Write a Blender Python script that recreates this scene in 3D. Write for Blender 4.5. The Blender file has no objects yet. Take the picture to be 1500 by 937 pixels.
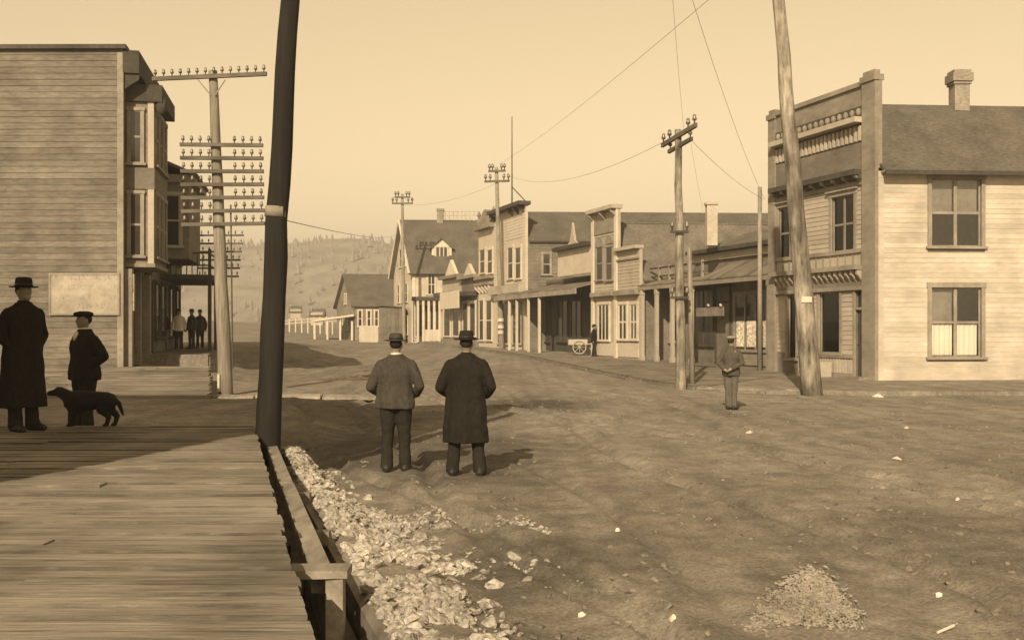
import bpy, bmesh, math, random
from mathutils import Vector, noise, Matrix
random.seed(11)
scene = bpy.context.scene
col = scene.collection
R = math.radians

# ------------------------------------------------------------------ camera
FPX, CX, HY, H = 1500.0, 750.0, 485.0, 1.8      # focal length in photo pixels, centre, horizon row, eye height
cam = bpy.data.cameras.new('camera'); camo = bpy.data.objects.new('camera', cam); col.objects.link(camo)
cam.sensor_width = 36; cam.lens = 36.0; cam.shift_y = 0.011; cam.clip_start = .1; cam.clip_end = 6000
camo.location = (0, 0, H); camo.rotation_euler = (R(90), 0, 0)
scene.camera = camo
# ------------------------------------------------------------------ sky and sun
SUN_EL = R(30); LX, LY = .25, .968
w = bpy.data.worlds.new('World'); scene.world = w; w.use_nodes = True
nt = w.node_tree; nt.nodes.clear()
out = nt.nodes.new('ShaderNodeOutputWorld'); bg = nt.nodes.new('ShaderNodeBackground')
sky = nt.nodes.new('ShaderNodeTexSky'); sky.sky_type = 'NISHITA'; sky.sun_disc = False
sky.sun_elevation = SUN_EL; sky.sun_rotation = math.atan2(-LX, -LY); sky.dust_density = 0.3; sky.air_density = 1.7
bw = nt.nodes.new('ShaderNodeRGBToBW'); mul = nt.nodes.new('ShaderNodeMix'); mul.data_type = 'RGBA'; mul.blend_type = 'MULTIPLY'
mul.inputs[0].default_value = 1; mul.inputs[7].default_value = (1.0, .755, .43, 1)
nt.links.new(sky.outputs[0], bw.inputs[0]); nt.links.new(bw.outputs[0], mul.inputs[6])
nt.links.new(mul.outputs[2], bg.inputs[0]); bg.inputs[1].default_value = .15
nt.links.new(bg.outputs[0], out.inputs[0])
sl = bpy.data.lights.new('sun', 'SUN'); sl.energy = 5.0; sl.angle = R(.55); sl.color = (1.0, .83, .58)
so = bpy.data.objects.new('sun', sl); col.objects.link(so); so.location = (-20, -60, 60)
Ld = Vector((LX*math.cos(SUN_EL), LY*math.cos(SUN_EL), -math.sin(SUN_EL)))
so.rotation_euler = Ld.to_track_quat('-Z', 'Y').to_euler()
scene.view_settings.view_transform = 'Standard'; scene.view_settings.look = 'None'
scene.view_settings.exposure = .42; scene.view_settings.gamma = 1
scene.render.engine = 'CYCLES'
scene.cycles.use_denoising = True
scene.cycles.max_bounces = 6; scene.cycles.volume_bounces = 0; scene.cycles.transparent_max_bounces = 12
scene.cycles.filter_width = 1.5

# ------------------------------------------------------------------ materials
def c(v, warm=1.0):
    return (v, v*(1-.12*warm), v*(1-.28*warm), 1)
MATS = {}
def mat(name, v, rough=.9, var=.35, sc=(4, 4, 4), bump=.25, rnd=.2, stain=.25, warm=1.0, spec=.25, bdist=.02):
    m = bpy.data.materials.new(name); m.use_nodes = True; MATS[name] = m
    n = m.node_tree.nodes; l = m.node_tree.links
    b = n['Principled BSDF']; b.inputs['Roughness'].default_value = rough
    b.inputs['Specular IOR Level'].default_value = spec
    tc = n.new('ShaderNodeTexCoord'); oi = n.new('ShaderNodeObjectInfo'); mp = n.new('ShaderNodeMapping')
    mp.inputs['Scale'].default_value = sc
    off = n.new('ShaderNodeVectorMath'); off.operation = 'MULTIPLY_ADD'
    off.inputs[1].default_value = (37, 51, 23)
    l.new(oi.outputs['Random'], off.inputs[0]); l.new(tc.outputs['Object'], mp.inputs['Vector']); l.new(mp.outputs[0], off.inputs[2])
    nz = n.new('ShaderNodeTexNoise'); nz.inputs['Scale'].default_value = 1; nz.inputs['Detail'].default_value = 9; nz.inputs['Roughness'].default_value = .68
    l.new(off.outputs[0], nz.inputs['Vector'])
    ge = n.new('ShaderNodeNewGeometry'); nz2 = n.new('ShaderNodeTexNoise'); nz2.inputs['Scale'].default_value = .9; nz2.inputs['Detail'].default_value = 5
    l.new(ge.outputs['Position'], nz2.inputs['Vector'])
    def rng(src, lo, hi, a=.3, z=.7):
        q = n.new('ShaderNodeMapRange'); q.inputs[1].default_value = a; q.inputs[2].default_value = z
        q.inputs[3].default_value = lo; q.inputs[4].default_value = hi; l.new(src, q.inputs[0]); return q.outputs[0]
    def mulv(a, d):
        q = n.new('ShaderNodeMath'); q.operation = 'MULTIPLY'; l.new(a, q.inputs[0]); l.new(d, q.inputs[1]); return q.outputs[0]
    f = mulv(mulv(rng(nz.outputs[0], 1-var, 1+var), rng(nz2.outputs[0], 1-stain, 1+stain)), rng(oi.outputs['Random'], 1-rnd, 1+rnd, 0, 1))
    cm = n.new('ShaderNodeVectorMath'); cm.operation = 'SCALE'; cm.inputs[0].default_value = c(v, warm)[:3]
    l.new(f, cm.inputs['Scale']); l.new(cm.outputs[0], b.inputs['Base Color'])
    if bump:
        bp = n.new('ShaderNodeBump'); bp.inputs['Strength'].default_value = bump; bp.inputs['Distance'].default_value = bdist
        l.new(nz.outputs[0], bp.inputs['Height']); l.new(bp.outputs[0], b.inputs['Normal'])
    return m
wood_dark = mat('weathered_wood_x', .145, sc=(3.0, 12, 12), var=.32, rnd=.16, stain=.22)
deck = mat('deck_wood', .17, sc=(1.3, 30, 30), var=.5, rnd=.25, stain=.3, bump=.7, spec=.08)
beam_m = mat('beam_wood', .19, sc=(10, 2, 10), var=.4, rnd=.2, bump=.5)
beam_pale = mat('pale_beam_wood', .26, sc=(10, 2, 10), var=.4, rnd=.1, bump=.5)
paint_white = mat('pale_paint_x', .43, sc=(2.5, 8, 9), var=.14, rnd=.10, stain=.18, bump=.12)
paint_white_y = mat('pale_paint_y', .37, sc=(10, 1.0, 12), var=.14, rnd=.08, stain=.12, bump=.12)
paint_tan = mat('tan_paint', .22, sc=(6, 1.5, 6), var=.2, rnd=.08, stain=.2, bump=.15)
paint_mid = mat('brown_paint', .16, sc=(6, 2, 6), var=.22, rnd=.08, stain=.2, bump=.15)
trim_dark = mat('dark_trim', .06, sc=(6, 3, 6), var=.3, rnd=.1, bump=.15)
trim_mid = mat('window_trim', .24, sc=(5, 5, 5), var=.2, rnd=.05, bump=.1)
shingle = mat('roof_shingle', .10, sc=(6, 14, 22), var=.45, rnd=.05, stain=.22, bump=.6)
shingle2 = mat('roof_shingle_pale', .125, sc=(6, 14, 22), var=.45, rnd=.05, stain=.25, bump=.6)
brick = mat('chimney_brick', .24, sc=(9, 9, 18), var=.4, rnd=0, bump=.6)
brick_pale = mat('pale_chimney_plaster', .46, sc=(9, 9, 9), var=.2, rnd=0, bump=.3)
pole_dark = mat('tarred_pole', .018, sc=(14, 14, .8), var=.4, rnd=0, bump=.5)
pole_m = mat('weathered_pole', .19, sc=(18, 18, .8), var=.45, rnd=.15, bump=.6)
pole_pale = mat('pale_peeled_pole', .22, sc=(7, 7, 1.5), var=.8, rnd=0, stain=.5, bump=.9, bdist=.06)
arm_m = mat('crossarm_wood', .10, sc=(2, 12, 12), var=.3, rnd=.15)
white = mat('white_paint', .52, sc=(5, 5, 5), var=.1, rnd=.08, stain=.08, bump=.05)
cloth_curtain = mat('curtain_cloth', .85, sc=(22, 22, 1), var=.12, rnd=.05, stain=.05, bump=.5)
porcelain = mat('insulator_glass', .12, rough=.3, var=.1, rnd=.3, bump=0, spec=.5)
wire_m = mat('wire', .05, var=.1, bump=0, rnd=0)
wool_grey = mat('grey_wool', .055, sc=(30, 30, 12), var=.3, rnd=0, stain=.15, bump=.5, rough=1, spec=.08, bdist=.01)
wool_black = mat('black_wool', .018, sc=(30, 30, 12), var=.3, rnd=0, stain=.15, bump=.5, rough=1, spec=.06, bdist=.01)
wool_dark = mat('dark_trouser_cloth', .026, sc=(24, 24, 8), var=.3, rnd=0, bump=.5, rough=1, spec=.06, bdist=.01)
wool_brown = mat('brown_wool', .07, sc=(30, 30, 12), var=.3, rnd=0, bump=.4, rough=1, spec=.06, bdist=.01)
felt = mat('hat_felt', .018, sc=(30, 30, 30), var=.2, rnd=.2, bump=.3, rough=1, spec=.08)
leather = mat('boot_leather', .022, rough=.55, sc=(20, 20, 20), var=.2, rnd=0, bump=.2)
skin = mat('skin', .22, sc=(12, 12, 12), var=.1, rnd=.1, stain=.05, bump=.1, rough=.6, warm=1.2)
linen = mat('white_linen', .62, sc=(20, 20, 20), var=.1, rnd=.05, bump=.2)
fur = mat('black_dog_fur', .012, sc=(40, 40, 40), var=.4, rnd=0, bump=.8, rough=.9, spec=.2)
stone_m = mat('pale_rubble', .46, sc=(22, 22, 22), var=.8, rnd=.35, stain=.3, bump=.7, warm=.8)
paper = mat('paper_scrap', .55, sc=(8, 8, 8), var=.1, rnd=.1, bump=.1)
poster_m = mat('printed_poster', .55, sc=(7, 7, 9), var=.75, rnd=.2, stain=.1, bump=0)
hill_m = mat('hill_scrub', .26, sc=(.03, .03, .05), var=.5, rnd=0, stain=.2, bump=0)  # paled so that the colour itself carries some of the haze
tree_m = mat('far_foliage', .24, sc=(.3, .3, .3), var=.4, rnd=0, bump=0)  # foliage lightened towards the haze tone as well

def sign_material():
    # painted board with faint worn rows of lettering that cannot be read
    m = mat('worn_painted_board', .32, sc=(3, 3, 3), var=.22, rnd=0, stain=.2, bump=.1)
    n = m.node_tree.nodes; l = m.node_tree.links; b = n['Principled BSDF']
    src = b.inputs['Base Color'].links[0].from_socket
    tc = n.new('ShaderNodeTexCoord'); sep = n.new('ShaderNodeSeparateXYZ'); l.new(tc.outputs['Generated'], sep.inputs[0])
    rows = n.new('ShaderNodeMath'); rows.operation = 'MULTIPLY'; rows.inputs[1].default_value = 4.0; l.new(sep.outputs[2], rows.inputs[0])
    fr = n.new('ShaderNodeMath'); fr.operation = 'FRACT'; l.new(rows.outputs[0], fr.inputs[0])
    gt = n.new('ShaderNodeMath'); gt.operation = 'GREATER_THAN'; gt.inputs[1].default_value = .45; l.new(fr.outputs[0], gt.inputs[0])
    mp = n.new('ShaderNodeMapping'); mp.inputs['Scale'].default_value = (34, 1, 9); l.new(tc.outputs['Generated'], mp.inputs['Vector'])
    nz = n.new('ShaderNodeTexNoise'); nz.inputs['Scale'].default_value = 1; nz.inputs['Detail'].default_value = 3; l.new(mp.outputs[0], nz.inputs['Vector'])
    g2 = n.new('ShaderNodeMapRange'); g2.inputs[1].default_value = .52; g2.inputs[2].default_value = .62; g2.inputs[3].default_value = 0; g2.inputs[4].default_value = .4
    l.new(nz.outputs[0], g2.inputs[0])
    mu = n.new('ShaderNodeMath'); mu.operation = 'MULTIPLY'; l.new(gt.outputs[0], mu.inputs[0]); l.new(g2.outputs[0], mu.inputs[1])
    mx = n.new('ShaderNodeMix'); mx.data_type = 'RGBA'; l.new(mu.outputs[0], mx.inputs[0]); l.new(src, mx.inputs[6]); mx.inputs[7].default_value = c(.12)
    l.new(mx.outputs[2], b.inputs['Base Color']); return m
board_m = sign_material()

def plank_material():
    # deck boards with the shade of the gaps painted in along both long edges
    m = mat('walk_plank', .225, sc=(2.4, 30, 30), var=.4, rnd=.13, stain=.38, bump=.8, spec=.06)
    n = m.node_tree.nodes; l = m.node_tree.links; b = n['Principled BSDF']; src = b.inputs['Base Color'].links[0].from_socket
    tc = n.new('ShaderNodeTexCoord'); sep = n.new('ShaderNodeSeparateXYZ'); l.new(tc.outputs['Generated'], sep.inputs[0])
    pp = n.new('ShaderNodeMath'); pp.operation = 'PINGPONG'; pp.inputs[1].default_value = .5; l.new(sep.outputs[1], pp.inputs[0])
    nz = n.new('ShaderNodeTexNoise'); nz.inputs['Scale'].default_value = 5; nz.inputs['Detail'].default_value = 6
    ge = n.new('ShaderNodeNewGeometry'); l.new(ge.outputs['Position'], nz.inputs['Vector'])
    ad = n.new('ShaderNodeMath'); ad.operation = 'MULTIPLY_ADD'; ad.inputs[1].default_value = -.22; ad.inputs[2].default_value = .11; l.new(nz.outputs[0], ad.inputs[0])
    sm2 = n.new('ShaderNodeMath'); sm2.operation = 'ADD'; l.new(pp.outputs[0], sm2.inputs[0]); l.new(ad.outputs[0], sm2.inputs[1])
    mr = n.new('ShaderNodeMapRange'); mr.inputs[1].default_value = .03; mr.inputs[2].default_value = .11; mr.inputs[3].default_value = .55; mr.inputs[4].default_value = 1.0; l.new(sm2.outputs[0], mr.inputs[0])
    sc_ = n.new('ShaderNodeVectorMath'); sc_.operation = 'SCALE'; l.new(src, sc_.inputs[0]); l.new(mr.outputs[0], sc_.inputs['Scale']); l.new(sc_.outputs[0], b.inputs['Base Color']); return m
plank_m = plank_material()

def glass_material():
    m = bpy.data.materials.new('window_glass'); m.use_nodes = True; n = m.node_tree.nodes; l = m.node_tree.links; n.clear()
    o = n.new('ShaderNodeOutputMaterial'); mx = n.new('ShaderNodeMixShader'); fr = n.new('ShaderNodeFresnel'); fr.inputs[0].default_value = 1.55
    t = n.new('ShaderNodeBsdfTransparent'); t.inputs[0].default_value = (.92, .92, .92, 1); g = n.new('ShaderNodeBsdfGlossy'); g.inputs['Roughness'].default_value = .06
    nz = n.new('ShaderNodeTexNoise'); nz.inputs['Scale'].default_value = 2.5; bp = n.new('ShaderNodeBump'); bp.inputs['Strength'].default_value = .08
    l.new(nz.outputs[0], bp.inputs['Height']); l.new(bp.outputs[0], g.inputs['Normal'])
    l.new(fr.outputs[0], mx.inputs[0]); l.new(t.outputs[0], mx.inputs[1]); l.new(g.outputs[0], mx.inputs[2]); l.new(mx.outputs[0], o.inputs[0]); return m
glass = glass_material()
glass_dark = mat('dark_window_glass', .035, rough=.12, var=.3, sc=(1.5, 1.5, 1.5), rnd=.4, bump=.03, spec=.5)

def ground_material():
    m = bpy.data.materials.new('dirt_road'); m.use_nodes = True; n = m.node_tree.nodes; l = m.node_tree.links; b = n['Principled BSDF']
    b.inputs['Roughness'].default_value = .97; b.inputs['Specular IOR Level'].default_value = .15
    ge = n.new('ShaderNodeNewGeometry')
    def nz(scale, sc=(1, 1, 1), det=8, rough=.65):
        mp = n.new('ShaderNodeMapping'); mp.inputs['Scale'].default_value = sc; mp.inputs['Rotation'].default_value = (0, 0, R(-14)); l.new(ge.outputs['Position'], mp.inputs['Vector'])
        q = n.new('ShaderNodeTexNoise'); q.inputs['Scale'].default_value = scale; q.inputs['Detail'].default_value = det; q.inputs['Roughness'].default_value = rough
        l.new(mp.outputs[0], q.inputs['Vector']); return q.outputs[0]
    def rng(s, a, z, lo, hi):
        q = n.new('ShaderNodeMapRange'); q.inputs[1].default_value = a; q.inputs[2].default_value = z; q.inputs[3].default_value = lo; q.inputs[4].default_value = hi
        l.new(s, q.inputs[0]); return q.outputs[0]
    def mu(a, d):
        q = n.new('ShaderNodeMath'); q.operation = 'MULTIPLY'; l.new(a, q.inputs[0]); l.new(d, q.inputs[1]); return q.outputs[0]
    big = nz(.35, (1, .5, 1), 5); mid = nz(1.3, (1.0, .8, 1)); fine = nz(30, (1, 1, 1), 6, .75); streak = nz(3.4, (1, 1, 1), 7)
    f = mu(mu(rng(big, .3, .7, .78, 1.22), rng(mid, .3, .7, .74, 1.26)), mu(rng(fine, .3, .7, .55, 1.45), rng(streak, .35, .68, .78, 1.22)))
    vo = n.new('ShaderNodeTexVoronoi'); vo.inputs['Scale'].default_value = 3.2; l.new(ge.outputs['Position'], vo.inputs['Vector'])
    sp = rng(vo.outputs['Distance'], .05, .11, 1, 0)
    nsel = rng(nz(1.1, (1, 1, 1), 3), .52, .66, 0, 1)
    spk = mu(sp, nsel)
    ad = n.new('ShaderNodeMath'); ad.operation = 'MULTIPLY_ADD'; l.new(spk, ad.inputs[0]); ad.inputs[1].default_value = .9; l.new(f, ad.inputs[2])
    tracks = nz(1.0, (2.0, .05, 1), 4, .5); fin_ = mu(ad.outputs[0], rng(tracks, .35, .65, .88, 1.13))
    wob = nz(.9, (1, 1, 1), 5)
    for (dx, dy, rx, ry, k) in ((-1.6, 15.5, 2.6, 3.2, .5), (.7, 25.5, 1.7, 2.6, .42), (-.2, 12.6, 1.1, .8, .68), (-3.0, 21, 2.4, 3, .62), (.3, 8.0, 1.2, 1.2, .66), (5.5, 9, 3, 1.6, .8)):  # mud patches that also paint deeper shade behind the men
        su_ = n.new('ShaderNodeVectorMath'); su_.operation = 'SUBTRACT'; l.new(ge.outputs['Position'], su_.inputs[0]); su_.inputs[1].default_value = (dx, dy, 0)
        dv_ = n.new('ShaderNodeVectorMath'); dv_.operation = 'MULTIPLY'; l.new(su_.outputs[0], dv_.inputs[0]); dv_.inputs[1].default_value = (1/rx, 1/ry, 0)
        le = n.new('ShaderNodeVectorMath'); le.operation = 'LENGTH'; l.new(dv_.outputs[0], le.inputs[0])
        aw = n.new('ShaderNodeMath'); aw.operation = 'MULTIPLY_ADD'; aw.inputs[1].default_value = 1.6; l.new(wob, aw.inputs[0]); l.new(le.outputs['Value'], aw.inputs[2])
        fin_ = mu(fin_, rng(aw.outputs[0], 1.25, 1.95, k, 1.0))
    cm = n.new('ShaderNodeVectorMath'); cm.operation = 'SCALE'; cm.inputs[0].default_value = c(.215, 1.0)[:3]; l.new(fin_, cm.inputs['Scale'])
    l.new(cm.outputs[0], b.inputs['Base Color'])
    bp = n.new('ShaderNodeBump'); bp.inputs['Strength'].default_value = .7; bp.inputs['Distance'].default_value = .03
    l.new(fine, bp.inputs['Height']); bp2 = n.new('ShaderNodeBump'); bp2.inputs['Strength'].default_value = .35; bp2.inputs['Distance'].default_value = .06
    l.new(mid, bp2.inputs['Height']); l.new(bp2.outputs[0], bp.inputs['Normal']); l.new(bp.outputs[0], b.inputs['Normal']); return m
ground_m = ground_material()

# ------------------------------------------------------------------ geometry helpers
WL = {}
class MB:
    def __init__(s): s.v = []; s.f = []
    def add(s, vs, fs):
        o = len(s.v); s.v += [Vector(p) for p in vs]; s.f += [[i+o for i in q] for q in fs]; return s
    def hexa(s, p):
        return s.add(p, [(3, 2, 1, 0), (4, 5, 6, 7), (0, 1, 5, 4), (1, 2, 6, 5), (2, 3, 7, 6), (3, 0, 4, 7)])
    def box(s, x0, x1, y0, y1, z0, z1):
        return s.hexa([(x0, y0, z0), (x1, y0, z0), (x1, y1, z0), (x0, y1, z0), (x0, y0, z1), (x1, y0, z1), (x1, y1, z1), (x0, y1, z1)])
    def fbox(s, F, u0, u1, v0, v1, n0, n1):
        return s.hexa([F.pt(u0, v0, n0), F.pt(u1, v0, n0), F.pt(u1, v0, n1), F.pt(u0, v0, n1), F.pt(u0, v1, n0), F.pt(u1, v1, n0), F.pt(u1, v1, n1), F.pt(u0, v1, n1)])
    def prism(s, pts, ext):
        n = len(pts); e = Vector(ext); a = [Vector(p) for p in pts]; b2 = [p+e for p in a]
        return s.add(a+b2, [tuple(range(n))[::-1], tuple(range(n, 2*n))] + [(i, (i+1) % n, (i+1) % n+n, i+n) for i in range(n)])
    def slab(s, pts, t):
        a = [Vector(p) for p in pts]; nn = (a[1]-a[0]).cross(a[2]-a[0]).normalized()
        if nn.z < 0: nn = -nn
        return s.prism(pts, -nn*t)
    def tube(s, pts, rad, seg=10):
        pts = [Vector(p) for p in pts]; n = len(pts)
        if not hasattr(rad, '__len__'): rad = [rad]*n
        vs = []; fs = []; ref = None
        for i, p in enumerate(pts):
            t = (pts[min(i+1, n-1)]-pts[max(i-1, 0)]).normalized()
            if ref is None: ref = Vector((1, 0, 0)) if abs(t.x) < .8 else Vector((0, 1, 0))
            a = t.cross(ref).normalized(); b2 = t.cross(a).normalized(); ref = b2.cross(t)
            ref = Vector((1, 0, 0)) if abs(t.x) < .8 else Vector((0, 1, 0))
            for k in range(seg):
                th = 2*math.pi*k/seg; vs.append(p+(a*math.cos(th)+b2*math.sin(th))*rad[i])
        for i in range(n-1):
            for k in range(seg):
                fs.append((i*seg+k, i*seg+(k+1) % seg, (i+1)*seg+(k+1) % seg, (i+1)*seg+k))
        fs.append(tuple(range(seg))[::-1]); fs.append(tuple(range((n-1)*seg, n*seg)))
        return s.add(vs, fs)
    def capsule(s, p, q, r0, r1, seg=12):
        p = Vector(p); q = Vector(q); d = (q-p).normalized()
        pts = [p-d*r0*.96, p-d*r0*.7, p, q, q+d*r1*.7, q+d*r1*.96]
        return s.tube(pts, [r0*.2, r0*.72, r0, r1, r1*.72, r1*.2], seg)
    def chain(s, pts, rad, seg=12):
        for i in range(len(pts)-1): s.capsule(pts[i], pts[i+1], rad[i], rad[i+1], seg)
        return s
    def loft(s, rings, seg=24, fold=None):
        vs = []; fs = []; n = len(rings)
        for i, (x, y, z, rx, ry) in enumerate(rings):
            for k in range(seg):
                th = 2*math.pi*k/seg; m = 1.0
                if fold: m += fold(i/(n-1), th)
                vs.append((x+rx*math.cos(th)*m, y+ry*math.sin(th)*m, z))
        for i in range(n-1):
            for k in range(seg): fs.append((i*seg+k, i*seg+(k+1) % seg, (i+1)*seg+(k+1) % seg, (i+1)*seg+k))
        fs.append(tuple(range(seg))[::-1]); fs.append(tuple(range((n-1)*seg, n*seg)))
        return s.add(vs, fs)
    def lathe(s, x, y, prof, seg=14):
        return s.loft([(x, y, z, max(r, 1e-3), max(r, 1e-3)) for r, z in prof], seg)
    def ellip(s, ctr, r, seg=14, rings=9):
        x, y, z = ctr; return s.loft([(x, y, z-r[2]*math.cos(math.pi*(i+.25)/(rings+.5)), max(.001, r[0]*math.sin(math.pi*(i+.25)/(rings+.5))), max(.001, r[1]*math.sin(math.pi*(i+.25)/(rings+.5)))) for i in range(rings+1)], seg)
    def mesh(s, name, m, origin, smooth=False):
        me = bpy.data.meshes.new(name); me.from_pydata([p-origin for p in s.v], [], s.f)
        bm = bmesh.new(); bm.from_mesh(me); bmesh.ops.recalc_face_normals(bm, faces=bm.faces[:]); bm.to_mesh(me); bm.free()
        if smooth:
            me.polygons.foreach_set('use_smooth', [True]*len(me.polygons))
        me.materials.append(m); return me
    def build(s, name, m, parent=None, smooth=False, origin=None):
        if origin is None:
            xs = [p.x for p in s.v]; ys = [p.y for p in s.v]; zs = [p.z for p in s.v]
            origin = Vector(((min(xs)+max(xs))/2, (min(ys)+max(ys))/2, min(zs)))
        origin = Vector(origin)
        o = bpy.data.objects.new(name, s.mesh(name, m, origin, smooth)); col.objects.link(o)
        place(o, origin, parent); return o
def place(o, world, parent=None):
    WL[o.name] = Vector(world)
    if parent is not None:
        o.parent = parent; o.location = Vector(world)-WL[parent.name]
    else: o.location = world
def dup(o, world, parent=None, rz=None):
    d = o.copy(); col.objects.link(d); d.parent = None; place(d, world, parent)
    if rz is not None: d.rotation_euler.z = rz
    return d
def thing(name, label, cat, loc, group=None):
    o = bpy.data.objects.new(name, None); col.objects.link(o); o.empty_display_size = .2
    o['label'] = label; o['category'] = cat
    if group: o['group'] = group
    place(o, Vector(loc)); return o
def tag(o, label, cat, group=None):
    o['label'] = label; o['category'] = cat
    if group: o['group'] = group
    return o
def struct(o): o['kind'] = 'structure'; return o
def stuff(o): o['kind'] = 'stuff'; return o
def ray(px): return (px-CX)/FPX
def P(px, py, Y): return Vector((ray(px)*Y, Y, H-(py-HY)/FPX*Y))

class Face:
    "a vertical plane: u along it from a to b, v above z0, n outwards"
    def __init__(s, a, b, z0, out):
        s.a = Vector((a[0], a[1])); d = Vector((b[0], b[1]))-s.a; s.len = d.length; s.d = d.normalized(); s.z0 = z0
        s.nn = Vector((-s.d.y, s.d.x))
        if s.nn.dot(Vector(out)) < 0: s.nn = -s.nn
    def pt(s, u, v, n=0):
        q = s.a+s.d*u+s.nn*n; return Vector((q.x, q.y, s.z0+v))
    def U(s, px, n=0):
        r = ray(px); a = s.a+s.nn*n; return (r*a.y-a.x)/(s.d.x-r*s.d.y)
    def V(s, px, py, n=0):
        a = s.a+s.nn*n; Y = a.y+s.d.y*s.U(px, n); return H-(py-HY)/FPX*Y-s.z0
    def shifted(s, n):
        q = s.a+s.nn*n; e = q+s.d*s.len; return Face(q, e, s.z0, s.nn)

def wall_holes(mb, F, u0, u1, v0, v1, holes, t=.18):
    us = sorted(set([u0, u1]+[x for h in holes for x in h[:2] if u0 < x < u1]))
    for a, b in zip(us, us[1:]):
        mid = (a+b)/2; hs = sorted([(h[2], h[3]) for h in holes if h[0] < mid < h[1]]); z = v0
        for lo, hi in hs:
            if lo > z+.001: mb.fbox(F, a, b, z, lo, -t, 0)
            z = max(z, hi)
        if z < v1-.001: mb.fbox(F, a, b, z, v1, -t, 0)
def clapboards(F, u0, u1, v0, v1, ex, holes, m, parent, name='clapboard', joined=False, lmax=4.6, proud=.022):
    J = MB() if joined else None; v = v0; cnt = 0
    while v < v1-.02:
        top = min(v+ex, v1); segs = [(u0, u1)]
        for h in holes:
            if h[2] < top-.01 and h[3] > v+.01:
                ns = []
                for a, b in segs:
                    if h[0] >= b or h[1] <= a: ns.append((a, b)); continue
                    if h[0] > a+.02: ns.append((a, h[0]))
                    if h[1] < b-.02: ns.append((h[1], b))
                segs = ns
        fin = []
        for a, b in segs:
            if not joined and b-a > lmax:
                k = a+(b-a)*random.uniform(.3, .7); fin += [(a, k-.002), (k+.002, b)]
            else: fin.append((a, b))
        for a, b in fin:
            jz = random.uniform(-.003, .003); pr = proud+random.uniform(-.004, .005)
            q = [F.pt(a, v+jz, -.01), F.pt(b, v-jz, -.01), F.pt(b, v-jz, pr), F.pt(a, v+jz, pr), F.pt(a, top+.012, -.01), F.pt(b, top+.012, -.01), F.pt(b, top+.012, .004), F.pt(a, top+.012, .004)]
            if joined: J.hexa(q)
            else: MB().hexa(q).build(name, m, parent); cnt += 1
        v += ex
    if joined and J.v:
        stuff(J.build('siding', m, parent))
def window(F, u0, u1, v0, v1, parent, cols=1, rows=2, casing=.1, m=None, gm=None, real=False, n=0, head=0, curtain=None, sill=True, arch=False, mull=.045, name='window'):
    m = m or trim_mid; gm = gm or (glass if real else glass_dark)
    base = n-.09 if real else n+.022; cb = MB(); pr = n+.055 if real else n+.085; bk = n-.02
    cb.fbox(F, u0-casing, u0, v0, v1, bk, pr); cb.fbox(F, u1, u1+casing, v0, v1, bk, pr)
    cb.fbox(F, u0-casing-.03, u1+casing+.03, v1, v1+casing*1.3, bk, pr+.012)
    if head: cb.fbox(F, u0-casing-.1, u1+casing+.1, v1+casing*1.3, v1+casing*1.3+head, bk, pr+.1)
    W = cb.build(name, m, parent)
    if sill: MB().fbox(F, u0-casing-.06, u1+casing+.06, v0-.08, v0, bk, pr+.06).build('sill', m, W)
    sb = MB(); du = (u1-u0)/cols; dv = (v1-v0)/rows
    for i in range(cols+1):
        x = u0+du*i; a = max(u0, x-mull); b = min(u1, x+mull)
        sb.fbox(F, a, b, v0, v1, base, base+.045)
    for i in range(cols):
        for j in range(rows+1):
            z = v0+dv*j; a = max(v0, z-mull*.8); b = min(v1, z+mull*.8)
            sb.fbox(F, u0+du*i+mull if i else u0+mull, u0+du*(i+1)-mull, a, b, base+.002, base+.04)
    sb.build('sash', m, W)
    for i in range(cols):
        for j in range(rows):
            MB().fbox(F, u0+du*i+.01, u0+du*(i+1)-.01, v0+dv*j+.01, v0+dv*(j+1)-.01, base+.012, base+.018).build('pane', gm, W)
    if curtain:
        for i in range(cols):
            for (f0, f1) in curtain[i]:
                cbm = MB(); k0 = u0+du*i+mull+.03; k1 = u0+du*(i+1)-mull-.03; st = 12
                for q in range(st):
                    a = k0+(k1-k0)*q/st; b = k0+(k1-k0)*(q+1)/st; na = -.13+.02*math.sin(q*2.1); nb = -.13+.02*math.sin((q+1)*2.1)
                    cbm.hexa([F.pt(a, v0+(v1-v0)*f0, n+na-.01), F.pt(b, v0+(v1-v0)*f0, n+nb-.01), F.pt(b, v0+(v1-v0)*f0, n+nb), F.pt(a, v0+(v1-v0)*f0, n+na),
                              F.pt(a, v0+(v1-v0)*f1, n+na-.01), F.pt(b, v0+(v1-v0)*f1, n+nb-.01), F.pt(b, v0+(v1-v0)*f1, n+nb), F.pt(a, v0+(v1-v0)*f1, n+na)])
                cbm.build('curtain', cloth_curtain, W)
    return W
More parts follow.
